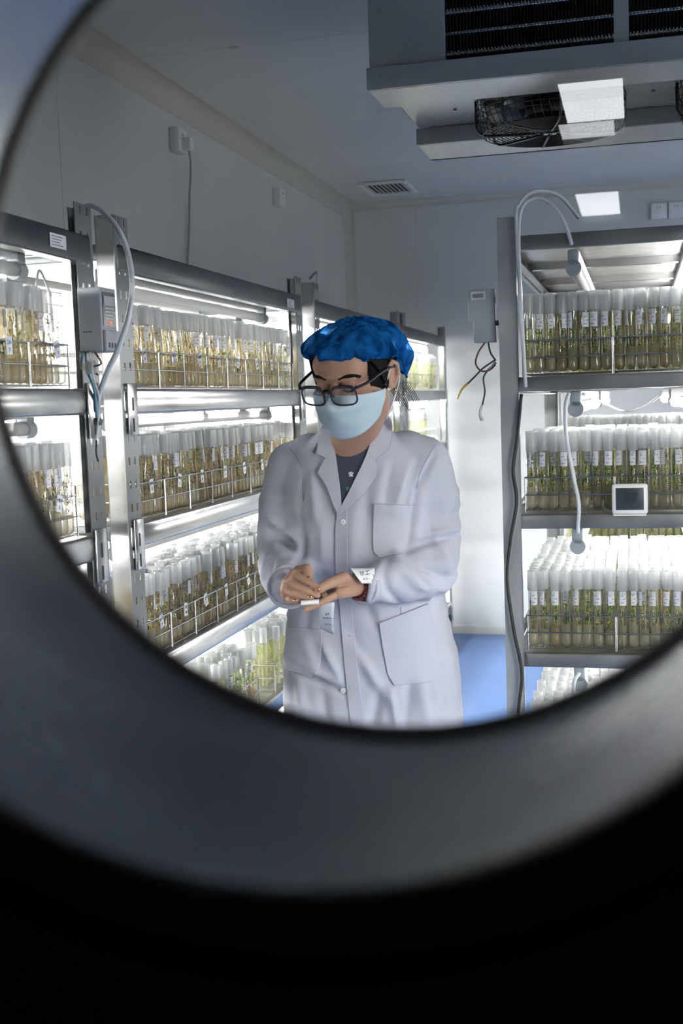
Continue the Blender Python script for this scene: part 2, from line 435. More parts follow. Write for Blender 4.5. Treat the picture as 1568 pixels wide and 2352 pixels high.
cove('trim_1', (XW, YF, ZC), (XW, YB, ZC), (1, 0, 0), (0, 0, -1))
cove('trim_2', (XW, YB, ZC), (XR, YB, ZC), (0, -1, 0), (0, 0, -1), .035)
cove('trim_3', (XW, YB, 0), (XW, YB, ZC), (1, 0, 0), (0, -1, 0), .05)
st(MB().box((XW, YB - .014, 0), (XR, YB, .042), 'cove').build('baseboard_back'))
st(MB().box((XW, YF, 0), (XW + .014, YB - .014, .042), 'cove').build('baseboard_left'))

# the front wall with the round double window
WC, WR, WY0, WY1 = (-.10, 1.537), .174, .302, .467


def plate_with_hole(y0, y1, x0, x1, z0, z1, r, mat, n=96):
    mb = MB(); cx, cz = WC; inn0 = []; out0 = []
    for k in range(n):
        a = 2 * pi * k / n; dx, dz = cos(a), sin(a)
        t = min((x1 - cx) / dx if dx > 1e-6 else (x0 - cx) / dx if dx < -1e-6 else 9, (z1 - cz) / dz if dz > 1e-6 else (z0 - cz) / dz if dz < -1e-6 else 9)
        inn0.append((cx + dx * r, cz + dz * r)); out0.append((cx + dx * t, cz + dz * t))
    for y, fl in ((y0, False), (y1, True)):
        v = [(x, y, z) for x, z in inn0] + [(x, y, z) for x, z in out0]
        f = [(k, (k + 1) % n, n + (k + 1) % n, n + k) for k in range(n)]
        mb.add(v, [q[::-1] for q in f] if not fl else f, mat)
    v = [(x, y0, z) for x, z in out0] + [(x, y1, z) for x, z in out0]
    mb.add(v, [(k, (k + 1) % n, n + (k + 1) % n, n + k) for k in range(n)], mat); return mb


door = st(plate_with_hole(WY0, WY1, -.62, .42, .01, 2.12, WR + .012, 'outer').build('door_1'))
fw = MB()
for a, b in (((XW - .1, WY0, 0), (-.625, WY1, ZC + .1)), ((.425, WY0, 0), (XR + .1, WY1, ZC + .1)), ((-.625, WY0, 2.125), (.425, WY1, ZC + .1))): fw.box(a, b, 'outer')
st(fw.build('wall_front'))
st(MB().box((-.62, WY1, .01), (.42, WY1 + .003, .4), 'steel_dull').build('trim_4'))
win = tag(empty('window_1'), kind='structure')


def ring(r, y, thick, depth, mat, name, n=128):
    "rounded rubber ring: section `thick` radially, `depth` along Y"
    mb = MB(); rows = []
    for k in range(n + 1):
        a = 2 * pi * k / n
        rows.append([(WC[0] + cos(a) * (r + thick * cos(b)), y + depth * sin(b), WC[1] + sin(a) * (r + thick * cos(b))) for b in [2 * pi * i / 12 for i in range(13)]])
    mb.grid(rows, mat); return mb.build(name, win)


tun = MB(); rows = []
for i in range(9):
    y = WY0 + (WY1 - WY0) * i / 8
    rows.append([(WC[0] + WR * 1.004 * cos(2 * pi * k / 128), y, WC[1] + WR * 1.004 * sin(2 * pi * k / 128)) for k in range(129)])
tun.grid(rows, 'tunnel'); tun.build('metal_sleeve', win)
ring(WR + .008, WY1 - .002, .0115, .006, 'black', 'inner_gasket')
ring(WR + .009, WY0 - .004, .0135, .008, 'black', 'outer_gasket')


def disc(y, r, name, tilt=0., mat='pane'):
    mb = MB(); c, s_ = cos(tilt), sin(tilt)
    P = [(WC[0] + r * cos(2 * pi * k / 96) * c, y + r * cos(2 * pi * k / 96) * s_, WC[1] + r * sin(2 * pi * k / 96)) for k in range(96)]
    mb.add(P, [tuple(range(96))], mat); return mb.build(name, win)


disc(.310, WR + .001, 'glass_pane')
disc(.461, WR + .001, 'glass_pane', 0, 'pane2')

# corridor behind the camera: dark, with the square panel lights that mirror in the window
cor = MB().box((-1.6, -9.5, -.1), (1.6, .30, 0), 'outer'); st(cor.build('floor_2'))
st(MB().box((-1.6, -9.5, 2.73), (1.6, .30, 2.83), 'outer').build('ceiling_2'))
for i, (x0, x1, y0, y1) in enumerate(((-.29, -.043, -4.88, -4.20), (-.355, -.10, -7.75, -6.83), (-.333, -.09, -5.22, -4.91))):  # third panel is added to give the fainter second reflection
    t = empty('ceiling_panel_light', ((x0 + x1) / 2, (y0 + y1) / 2, 2.73), ['oblong ceiling panel light nearer the round window, mirrored in it', 'oblong ceiling panel light further from the round window, mirrored in it', 'short dim panel added to imitate the fainter second reflection in the window'][i], 'light')
    hx, hy = (x1 - x0) / 2, (y1 - y0) / 2
    MB().box((-hx, -hy, -.022), (hx, hy, -.012), 'panel' if i < 2 else 'panel_dim').build('diffuser', t)
    f = MB()
    for a, b in (((-hx - .012, -hy - .012, -.02), (-hx, hy + .012, 0)), ((hx, -hy - .012, -.02), (hx + .012, hy + .012, 0)), ((-hx, -hy - .012, -.02), (hx, -hy, 0)), ((-hx, hy, -.02), (hx, hy + .012, 0))): f.box(a, b, 'grey')
    f.build('frame', t)

# ------------------------------------------------------------------ shelving units
PW = .045


def post(face, holes=True, fm='post'):
    """slotted angle post 1.93 high in its own frame: corner at origin. face=+1: long slotted face looks +X"""
    mb = MB(); H, t, wy, wx = 1.93, .002, .075, .045
    # slotted flange in the YZ plane at x=0
    ys = [0, .018, .027, .048, .057, wy]; z = 0.0; pitch = .0535
    def quad(y0, y1, z0, z1):
        mb.box((-t, y0, z0), (0, y1, z1), 'end_beam' if fm == 'post' else fm)
    if holes:
        quad(ys[0], ys[1], 0, H); quad(ys[2], ys[3], 0, H); quad(ys[4], ys[5], 0, H)
        k = 0
        for (a, b) in ((ys[1], ys[2]), (ys[3], ys[4])):
            z = 0
            while z < H:
                quad(a, b, z, min(H, z + pitch - .018)); z += pitch
    else: quad(0, wy, 0, H)
    mb.box((-wx, 0, 0), (-t, t, H), fm)           # plain flange facing -Y
    mb.box((-wx, 0, 0), (-wx + t, .018, H), 'steel_dull')
    mb.box((-wx, 0, -.0), (0, wy, .012), 'dark')
    return mb.mesh('post')


POST = post(1); POSTM = POST.copy(); POSTM.transform(Matrix.Scale(-1, 4, (1, 0, 0))); POSTM.flip_normals()
POST2 = post(1, True, 'steel_dull'); POST2M = POST2.copy(); POST2M.transform(Matrix.Scale(-1, 4, (1, 0, 0))); POST2M.flip_normals()


def put(name, me, parent, loc=(0, 0, 0), rot=0):
    o = bpy.data.objects.new(name, me); COL.objects.link(o); o.parent = parent; o.location = loc; o.rotation_euler.z = rot; return o


_cache = {}


def shelf_mesh(W, L, sheet=True):
    k = ('sh', round(W, 3), round(L, 3))
    if k not in _cache:
        mb = MB(); mb.box((-W + .004, .004, -.010), (-.004, L - .004, -.001), 'steel_sheet')
        for i in range(1, 3):
            y = L * i / 3; mb.box((-W + .01, y - .015, -.03), (-.01, y + .015, -.010), 'steel')
        _cache[k] = mb.mesh('tray')
    return _cache[k]


def beam_mesh(L, h, t=.02, axis='y', mat='steel'):
    k = ('bm', round(L, 3), h, axis, mat)
    if k not in _cache:
        mb = MB()
        if axis == 'y':   # rolled box section: rounded shoulder
            mb.box((-t, 0, -h), (0, L, 0), mat, bev=.006)
            mb.box((-t - .02, 0, -h + .002), (-t, L, -h + .006), mat)
        else: mb.box((0, -.0, -h), (L, t, 0), mat, bev=.003)
        _cache[k] = mb.mesh('beam')
    return _cache[k]


def lamp(parent_rack, name_label, loc, L, lit, grp, tubeonly=False):
    "batten light under a shelf, running along Y: white housing, tube, two end holders"
    t = empty('grow_light', loc, name_label, 'light', grp)
    k = ('lamp', round(L, 2), int(lit))
    if k not in _cache:
        a = MB().box((-.014, 0.03, -.022), (.014, L - .03, 0), 'white', bev=.003).mesh('housing')
        b = MB(); b.cyl((0, .03, -.042), (0, L - .03, -.042), .014, {0: 'tube_off', 1: 'led', 2: 'led_dim'}[int(lit)], 14)
        b = b.mesh('lamp_tube')
        c = MB(); P = []
        c.box((-.0135, 0, -.040), (.0135, .03, 0), 'grey', bev=.004); c.cyl((0, 0, -.044), (0, .03, -.044), .019, 'grey', 20)
        _cache[k] = (a, b, c.mesh('end_holder'))
    a, b, c = _cache[k]
    put('housing', a, t); put('lamp_tube', b, t); put('end_holder', c, t); put('end_holder', c, t, (0, L - .03, 0))
    return t


def rack(name, label, x_face, y0, y1, W, levels, hb, front_mat='steel', lamps=(), plates=True, topz=1.868, toph=.06, top_mat='steel_dark', endh=.035):
    r = empty(name, (x_face, y0, 0), label, 'shelving', 'steel culture shelving units')
    L = y1 - y0
    pa, pb = (POST, POSTM) if front_mat == 'steel' else (POST2, POST2M)
    put('post', pa, r, (0, 0, 0)); put('post', pb, r, (-W, 0, 0)); put('post', pb, r, (0, L, 0), pi); put('post', pa, r, (-W, L, 0), pi)
    for z in levels:
        top = z == topz; h = toph if top else hb; m = top_mat if top else front_mat
        put('side_beam', beam_mesh(L - .02, h, .02, 'y', m), r, (.002, .01, z)); put('side_beam', beam_mesh(L - .02, h, .02, 'y', m), r, (-W - .002, L - .01, z), pi)
        put('end_beam', beam_mesh(W - .05, endh, .02, 'x', 'end_beam'), r, (-W + .025, .002, z)); put('end_beam', beam_mesh(W - .05, endh, .02, 'x', 'end_beam'), r, (-W + .025, L - .022, z))
        put('tray', shelf_mesh(W - .04, L - .05), r, (-.02, .025, z - .004))
        if plates and not top:
            for yy in (.018, L - .07):
                p = MB(); p.box((0, 0, -.105), (.004, .052, .012), 'steel', bev=.0015); p.box((.004, .022, -.05), (.0048, .028, -.02), 'black'); p.box((.004, .022, -.098), (.0048, .028, -.068), 'black')
                put('hook_plate', _cache.setdefault('plate', p.mesh('hook_plate')), r, (.003, yy, z))
    return r


LV = [1.868, 1.546, 1.236, .904, .580, .245]
XL, WL = -1.12, .60
units = [('A', .86, 2.34), ('B', 2.45, 3.955), ('C', 4.115, 5.70), ('D', 5.775, 7.11)]
desc = {'A': 'steel culture shelving unit nearest the window, along the left wall', 'B': 'long steel culture shelving unit second from the window along the left wall',
        'C': 'steel culture shelving unit behind the person, third along the left wall', 'D': 'steel culture shelving unit at the end of the left wall row by the back wall'}
ordn = {'A': 'nearest unit', 'B': 'second unit', 'C': 'third unit', 'D': 'last unit'}
lvn = {0: 'top', 1: 'second', 2: 'third', 3: 'fourth', 4: 'bottom'}
for u, y0, y1 in units:
    rack('shelving_unit', desc[u], XL, y0, y1, WL, LV, .055)
    for i, z in enumerate(LV[:-1]):
        zz = z - .037
        for k, (x, lit) in enumerate(((XL - .10, False), (XL - .33, True), (XL - .50, True))):
            if u in 'CD' and i < 5: lit = lit or k == 0
            if k == 1 and u == 'A' and i > 3: continue
            lamp(None, 'tube light under the %s level, %s, %s' % (lvn[i], ordn[u] + ' by the left wall', ['aisle side, unlit' if not lit else 'aisle side', 'middle', 'wall side'][k]), (x, y0 + .13, zz), y1 - y0 - .26, lit, 'tube lights of the left wall units')

XRR, WRR = -.275 + .60, .60
RX0, RX1 = -.325, .325
LVR = [1.884, 1.545, 1.208, .862, .52, .18]
for j, (y0, y1) in enumerate(((2.9, 4.38), (4.55, 6.05))):
    rack('shelving_unit', ['steel culture shelving unit seen end-on at the right', 'steel culture shelving unit hidden behind the end-on unit at the right'][j], RX1, y0, y1, RX1 - RX0, LVR, .045, 'steel_dull', topz=1.884, toph=.045)
    for i, z in enumerate(LVR[:-1]):
        for k, x in enumerate((-.146, .128)):
            lamp(None, '%s tube light under the %s level of the %s right unit' % (['left-hand', 'second'][k], lvn[i], ['end-on', 'rear'][j]), (x, y0 + .024, z - .038), 1.36, 1 if k == 1 else 2 if i > 0 else 0, 'tube lights of the right units')
# a further unit along the right side, beside the window wall: lights the aisle from the right
rack('shelving_unit', 'steel culture shelving unit beside the window wall at the right', 1.25, .75, 2.25, .6, LVR, .045, 'steel_dull', topz=1.884, toph=.045)
for i, z in enumerate(LVR[:-1]):
    for k, x in enumerate((.80, 1.08)):
        lamp(None, 'tube light under the %s level beside the window wall, %s side' % (lvn[i], ['aisle', 'far'][k]), (x, .75 + .06, z - .038), 1.36, True, 'tube lights of the right units')

# ------------------------------------------------------------------ culture tubes and wire baskets
P_ = .0268                                       # pitch of the tubes in a basket


def basket_mesh(nx, ny, zs=(.088, .045, .006), bump=None):
    "wire basket, nx cells along X, ny along Y, corner at origin"
    mb = MB(); W, L, r = nx * P_, ny * P_, .0013
    def rod(p, q, rr=r):
        p, q = Vector(p), Vector(q); d = (q - p).normalized(); a = d.orthogonal().normalized() * rr; b = d.cross(a)
        v = [p + a, p + b, p - a, p - b, q + a, q + b, q - a, q - b]; mb.add(v, [(i, (i + 1) % 4, 4 + (i + 1) % 4, 4 + i) for i in range(4)], 'wire', True)
    for z in zs:
        if z < .02:
            for i in range(nx * 2 + 1): rod((i * P_ / 2, 0, z), (i * P_ / 2, L, z), .0009)
            for j in range(ny * 2 + 1): rod((0, j * P_ / 2, z), (W, j * P_ / 2, z), .0009)
        else:
            for i in range(nx + 1): rod((i * P_, 0, z), (i * P_, L, z), r * (1.6 if i in (0, nx) else .9))
            for j in range(ny + 1): rod((0, j * P_, z), (W, j * P_, z), r * (1.6 if j in (0, ny) else .9))
    for x in (0, W):
        for y in (0, L): rod((x, y, 0), (x, y, zs[0]), .002)
    return mb.mesh('wire_basket')


def tube_parts():
    g = MB(); n = 14; prof = [(.0005, 0)] + [(.0118 * sin(a), .0118 - .0118 * cos(a)) for a in (.5, .9, 1.3)] + [(.0118, .014), (.0118, .158)]
    g.lathe(prof, 'tubeglass', n, cap=False); glass = g.mesh('test_tube')
    caps = []
    for h in (.046, .050):
        c = MB(); c.lathe([(.0128, 0), (.0133, .002), (.0130, h - .002), (.0122, h), (.0, h)], 'cap', 16, (0, 0, .192 - h), cap=False); caps.append(c.mesh('cap'))
    ag = []
    for hh, m in ((.042, 'agar'), (.055, 'agar'), (.048, 'agar_brown'), (.06, 'agar_brown')):
        c = MB(); c.lathe([(.0004, .0012)] + [(.0108 * sin(a), .012 - .0108 * cos(a)) for a in (.5, .9, 1.3)] + [(.0108, .016), (.0108, hh), (.0, hh + .001)], m, 12, cap=False); ag.append(c.mesh('culture_jelly'))
    labs = []
    for k, (a0, wd) in enumerate(((-.2, 1.7), (.4, 1.5), (-.9, 1.5), (-.1, 1.1))):
        c = MB(); rr = .01225; z0, z1 = .106, .141; rows = []
        for z in (z0, z1): rows.append([(rr * sin(a0 + wd * (i / 6 - .5)), -rr * cos(a0 + wd * (i / 6 - .5)), z) for i in range(7)])
        c.grid(rows, 'paper', True, False)
        for q, (zz, f0, f1) in enumerate(((.137, .1, .8), (.1335, .1, .7), (.130, .1, .55), (.122, .45, .8), (.113, .15, .6))):
            r2 = rr + .00015; c.grid([[(r2 * sin(a0 + wd * (f - .5)), -r2 * cos(a0 + wd * (f - .5)), zz + d) for f in (f0, (f0 + f1) / 2, f1)] for d in (-.0007, .0007)], 'inkgrey', True)
        labs.append(c.mesh('paper_label'))
    return glass, caps, ag, labs


def plant_mesh(rnd, mats, n, z0, z1, leaf=.005):
    c = MB()
    for s_ in range(3):
        p = Vector((rnd.uniform(-.004, .004), rnd.uniform(-.004, .004), z0 - .006)); pts = [p.copy()]
        while p.z < z1 - rnd.uniform(0, .02): p = p + Vector((rnd.uniform(-.004, .004), rnd.uniform(-.004, .004), .012)); p.x = max(-.008, min(.008, p.x)); p.y = max(-.008, min(.008, p.y)); pts.append(p.copy())
        if len(pts) > 1: c.tube(pts, .0006, mats[-1], 4, 1)
    for i in range(int(n * 1.05)):
        a = rnd.uniform(0, 2 * pi); r = rnd.uniform(.0, .0085); p = Vector((r * cos(a), r * sin(a), rnd.uniform(z0, z1))); m = rnd.choice(mats)
        u = Vector((rnd.gauss(0, 1), rnd.gauss(0, 1), rnd.gauss(0, 1.3))).normalized(); v = u.orthogonal().normalized(); l = leaf * rnd.uniform(.5, 1.3); wd = l * rnd.uniform(.3, .7)
        q = [p - u * l, p + v * wd * .6, p + u * l, p - v * wd * .6]
        q = [Vector((k.x, k.y, k.z)) for k in q]
        for k in q:
            rr = sqrt(k.x ** 2 + k.y ** 2)
            if rr > .0106: k.x *= .0106 / rr; k.y *= .0106 / rr
        c.add(q, [(0, 1, 2, 3)], m)
    return c.mesh('plantlet')


GLASS, CAPS, AGAR, LABS = tube_parts()
rp = random.Random(3)
PG = [plant_mesh(rp, m, n, .05, z1, lf) for m, n, z1, lf in ((['leaf_g', 'leaf_g', 'leaf_y', 'leaf_p'], 46, .10, .0055), (['leaf_g', 'leaf_d', 'leaf_y'], 60, .125, .005), (['leaf_g', 'leaf_y', 'leaf_p'], 40, .135, .005),
      (['leaf_y', 'leaf_p', 'leaf_y', 'leaf_d'], 55, .13, .0045), (['leaf_p', 'leaf_y', 'leaf_g'], 50, .12, .004), (['leaf_g', 'leaf_d'], 34, .085, .0055), (['leaf_g', 'leaf_y', 'leaf_d', 'leaf_p'], 85, .145, .0045))]
PB = [plant_mesh(rp, m, n, .05, z1, lf) for m, n, z1, lf in ((['leaf_p', 'leaf_b', 'leaf_p'], 70, .135, .0042), (['leaf_y', 'leaf_p', 'leaf_b'], 75, .14, .0045), (['leaf_b', 'leaf_p', 'leaf_d'], 60, .13, .0045),
      (['leaf_y', 'leaf_d', 'leaf_p'], 60, .135, .0045), (['leaf_p', 'leaf_p', 'leaf_y'], 80, .14, .004), (['leaf_b', 'leaf_p', 'leaf_p'], 90, .145, .004), (['leaf_g', 'leaf_y', 'leaf_p'], 60, .12, .005))]
GD = ['bright green shoots', 'tall dark green shoots', 'yellow-green shoots', 'olive stringy shoots', 'pale thin shoots', 'small green tuft', 'dense green growth']
BD = ['pale brown growth', 'olive and tan growth', 'rusty dark growth', 'olive-green growth', 'pale straw growth', 'reddish tan growth', 'fresh green growth']


def ord_(n): return '%d%s' % (n, 'th' if 10 <= n % 100 <= 20 else {1: 'st', 2: 'nd', 3: 'rd'}.get(n % 10, 'th'))


def test_tube(x, y, z, where, grp, rnd, green, tilt=.02, face=0, haslab=.75, lift=0):
    k = rnd.randrange(7); d = (GD if green else BD)[k]
    t = bpy.data.objects.new('test_tube', GLASS); COL.objects.link(t); t.location = (x, y, z + .006 + lift)
    t.rotation_euler = (rnd.gauss(0, tilt), rnd.gauss(0, tilt), face + rnd.uniform(-.5, .5))
    tag(t, 'capped tube with %s, %s' % (d, where), 'test tube', grp)
    put('cap', rnd.choice(CAPS), t); put('culture_jelly', AGAR[rnd.choice([0, 1]) if (green and rnd.random() < .8) else rnd.choice([1, 2, 3])], t)
    put('plantlet', (PG if green else PB)[k], t, (0, 0, 0), rnd.uniform(0, 6))
    if rnd.random() < haslab: put('paper_label', rnd.choice(LABS), t)
    return t


mass = MB(); cap_i = mass.mi('cap'); g_i = mass.mi('mass_g'); b_i = mass.mi('mass_b'); l_i = mass.mi('paper')
_c8 = [(cos(2 * pi * k / 8), sin(2 * pi * k / 8)) for k in range(8)]


def mass_tube(x, y, z, rnd, green, lab=None, tall=.192):
    z += .006 + rnd.uniform(-.002, .004); v = mass.v; k = len(v); dx, dy = rnd.gauss(0, .0022), rnd.gauss(0, .0022)
    for zz, r, f in ((.004, .008, 0), (.012, .0112, .05), (.145, .0115, .75), (tall - .048, .0130, .75), (tall, .0126, 1)):
        v += [(x + dx * f + r * a, y + dy * f + r * b, z + zz) for a, b in _c8]
    m = g_i if green else b_i
    for i in range(4):
        if i == 2: continue
        for q in range(8):
            mass.f.append((k + i * 8 + q, k + i * 8 + (q + 1) % 8, k + i * 8 + 8 + (q + 1) % 8, k + i * 8 + 8 + q)); mass.m.append(cap_i if i == 3 else m); mass.sm.append(True)
    mass.f.append(tuple(k + 32 + q for q in range(8))); mass.m.append(cap_i); mass.sm.append(False)
    if lab:
        k = len(v); v += [(x + .0124 * sin(a) * lab[0] + .0124 * cos(a) * lab[1], y + .0124 * sin(a) * lab[1] * -1 - .0124 * cos(a) * lab[0], z + zz) for zz in (.106, .141) for a in (-.6, 0, .6)]
        mass.f += [(k, k + 1, k + 4, k + 3), (k + 1, k + 2, k + 5, k + 4)]; mass.m += [l_i] * 2; mass.sm += [True] * 2


rt = random.Random(11)
BL = basket_mesh(9, 6); BR = basket_mesh(8, 10); BR0 = BR
tagtexts = ['2A\n7', 'R02\n1', 'W06\n9', 'M03\n5', 'W10\n8', 'L52\n3', 'R04\n6', 'K17\n2', 'W08\n4', 'N11\n3', 'R12\n9', 'LR\n40']
tag_i = 0


def paper_tag(bk, x, y, z):
    global tag_i
    T = Matrix.Translation((x, y, z)) @ Matrix.Rotation(rt.uniform(-.35, .35), 4, 'X') @ FACE_X
    m = MB(); m.box((-.011, -.017, -.0003), (.011, .017, .0003), 'paper'); o = m.build('paper_tag', bk); o.matrix_local = T
    lay = tagtexts[tag_i % len(tagtexts)].split('\n'); tag_i += 1
    for q, (s_, zz) in enumerate(zip(lay, (.006, -.008))):
        text(s_, .0115, 'ink', o, Matrix.Translation((0, zz, .0006)), 'handwriting')


# left wall units: front-row tubes are individuals, rows behind are the mass
lev_word = {1: 'second level', 2: 'third level', 3: 'fourth level', 4: 'fifth level'}
for u, y0, y1, inds in (('A', 1.90, 2.25, {1: (1.9, 2.25), 2: (1.9, 2.25), 3: (2.05, 2.25)}), ('B', 2.535, 3.87, {1: (2.5, 3.9), 2: (2.5, 3.62), 3: (2.5, 3.52), 4: (2.9, 3.5)}),
                        ('C', 4.20, 5.62, {}), ('D', 5.86, 7.0, {})):
    for lv in (1, 2, 3, 4):
        z = LV[lv]; n = int((y1 - y0) / (6 * P_ + .004)); green = lv == 4 or u in 'CD'; cnt = 0
        rows_m = {'A': {1: 3, 2: 4, 3: 6, 4: 0}, 'B': {1: 3, 2: 6, 3: 11, 4: 5}, 'C': {1: 5, 2: 5, 3: 0, 4: 0}, 'D': {1: 3, 2: 3, 3: 2, 4: 0}}[u][lv]
        if not rows_m: continue
        for b in range(n):
            yb = y0 + b * (6 * P_ + .0045)
            if u == 'B' and lv == 4 and b % 3 == 2: continue
            bk = bpy.data.objects.new('wire_basket', BL); COL.objects.link(bk); bk.location = (XL - .012 - 9 * P_, yb, z + .001)
            tag(bk, 'chrome wire tube basket %s from the near end, %s, %s' % (ord_(b + 1), lev_word[lv], ordn[u]), 'basket', 'wire tube baskets on the left units')
            if u in 'AB' and lv < 4: paper_tag(bk, 9 * P_ + .002, 3.2 * P_ + rt.uniform(-.02, .03), .078)
            if u == 'D' and rt.random() < .3: continue
            for j in range(6):
                y = yb + (j + .5) * P_
                for i in range(rows_m if rows_m < 15 else 15):
                    x = XL - .012 - (i + .5) * P_ - (.02 if i > 8 else 0)
                    if i == 0 and lv in inds and inds[lv][0] <= y <= inds[lv][1]:
                        if rt.random() < (.06 if lv < 3 else .16): continue
                        cnt += 1
                        test_tube(x, y, z + .002, '%s in front row, %s, %s' % (ord_(cnt), lev_word[lv], ordn[u]), 'front row tubes on the left units', rt, green or rt.random() < .15, .035, pi / 2, .55)
                    elif rt.random() < (.9 if u != 'D' else .6) and (lv < 3 or i > 1 or rt.random() < .6):
                        mass_tube(x, y, z + .002, rt, green or rt.random() < .12, (0, 1) if rt.random() < .15 else None, .192 + rt.uniform(-.006, .006))

# right end-on unit
rr_ = random.Random(5)
for lv in (1, 2, 3, 4):
    z = LVR[lv]; cw = 8 * P_ + .001
    for bx in range(3):
        for by in range(3):
            if bx == 2 and by < 2 and lv: pass
            x0, y0 = -.272 + bx * (cw + .002), 2.932 + by * (10 * P_ + .008)
            if by < 2 and bx < 2:
                bk = bpy.data.objects.new('wire_basket', BR0); COL.objects.link(bk); bk.location = (x0, y0, z + .001)
                tag(bk, 'chrome wire tube basket, %s from the left in %s row, %s, end-on right unit' % (ord_(bx + 1), ['front', 'rear'][by], lev_word[lv]), 'basket', 'wire tube baskets on the end-on unit')
            for i in range(8):
                for j in range(10 if by < 2 else 14):
                    x = x0 + (i + .5) * P_; y = y0 + (j + .5) * P_; row = by * 10 + j; col = bx * 8 + i
                    if x > .31 or row >= {1: 9, 2: 16, 3: 28, 4: 24}[lv]: continue
                    if row < (2 if lv in (2, 3) else 1) and col < 15:
                        test_tube(x, y, z + .004, '%s from left, %s row, %s, end-on unit' % (ord_(col + 1), ['front', 'second'][row], lev_word[lv]), 'front tubes on the end-on unit', rr_, True, .012, 0, .8)
                    elif rr_.random() < (.93 if lv == 1 else .96 if row % 2 == (0 if lv < 4 else 1) else (.5 if lv == 2 and row < 5 else .0)):
                        mass_tube(x, y, z + .004, rr_, rr_.random() < .8, (1, 0) if rr_.random() < .3 else None)
for lv in (1, 2, 3):
    for i in range(20):
        for j in range(12): mass_tube(-.26 + i * P_, 4.6 + j * P_, LVR[lv] + .004, rr_, True)
mo = mass.build('culture_tube_mass'); tag(mo, 'rows of capped culture tubes packed behind the front rows', 'test tubes', kind='stuff')

# ------------------------------------------------------------------ unit cooler under the ceiling
ev = empty('unit_cooler', (-.665, 3.06, 2.30), 'grey twin-fan unit cooler hanging under the ceiling at the right', 'cooler')
EW = 1.75
MB().box((0, .012, .055), (.20, .96, .44), 'evap', bev=.003).build('end_housing', ev)
c = MB(); c.box((-.006, 0, 0), (EW, .012, .056), 'evap', bev=.002); c.box((0, .012, 0), (EW, .20, .012), 'evapw'); c.box((0, .19, .006), (EW, .205, .05), 'evapw'); c.build('front_drip_tray', ev)
c = MB(); c.box((-.004, .70, 0), (EW, .712, .05), 'evap', bev=.002); c.box((0, .712, 0), (EW, .96, .012), 'evapw'); c.box((0, .945, 0), (EW, .962, .055), 'evap'); c.build('rear_drip_tray', ev)
c = MB()
holes = [(.43, .475), (.99, .475), (1.5, .475)]
# fan panel: plate with round openings
c.box((.006, .2, .052), (EW, .255, .056), 'evapw'); c.box((.006, .695, .052), (EW, .712, .056), 'evapw')
xs = [.006, .21, .65, .77, 1.21, 1.28, 1.72, EW]
for a, b in ((0, 1), (2, 3), (4, 5), (6, 7)): c.box((xs[a], .255, .052), (xs[b], .695, .056), 'evapw')
n = 40
for hx, hy in holes:
    v = []; f = []
    for k in range(n):
        a = 2 * pi * k / n; dx, dy_ = cos(a), sin(a); t = min(.22 / max(abs(dx), 1e-6), .22 / max(abs(dy_), 1e-6)); v += [(hx + .2 * dx, hy + .2 * dy_, .052), (hx + t * dx, hy + t * dy_, .052)]
    c.add(v, [(2 * k, 2 * k + 1, (2 * k + 3) % (2 * n), (2 * k + 2) % (2 * n)) for k in range(n)], 'evapw')
    c.lathe([(.2, 0), (.2, .09)], 'evapw', 40, (hx, hy, .052), cap=False)
c.build('fan_panel', ev)
MB().box((.2, .03, .40), (EW, .955, .44), 'evap').box((.2, .10, .15), (EW, .9, .16), 'dark').build('top_cover', ev)
c = MB()
for x in (.618, 1.18): c.box((x, .006, .056), (x + .036, .02, .43), 'evap')
c.box((.2, .006, .41), (EW, .02, .44), 'evap'); c.build('coil_divider', ev)
c = MB()
for x0, x1 in ((.2, .618), (.654, 1.18)):
    x = x0 + .004
    while x < x1: c.box((x, .016, .06), (x + .0016, .075, .41), 'fin'); x += .0085
c.box((.2, .075, .06), (EW, .08, .41), 'dark'); tag(c.build('cooling_fins', ev), kind='stuff')
for q in range(7):
    c = MB(); z = .075 + q * .052; c.cyl((.2, .028, z), (EW - .02, .028, z), .0055, 'wire', 8)
    for x in range(0, 98): c.cyl((.206 + x * .0085 * 1.0, .0215, z), (.2085 + x * .0085, .0215, z), .0085, 'wire', 8) if q % 2 == 0 else None
    c.build('coil_pipe', ev)
for k, (x, z) in enumerate(((.03, .034), (.66, .034), (1.2, .034), (.155, .42), (.03, .2))):
    MB().cyl((x, -.003 if z < .05 else .009, z), (x, .002 if z < .05 else .014, z), .006, 'steel_dull', 8).build('screw', ev)
for k, (x, y) in enumerate(((.15, .5), (.72, .5))): MB().cyl((x, y, .046), (x, y, .053), .006, 'steel_dull', 8).build('screw', ev)
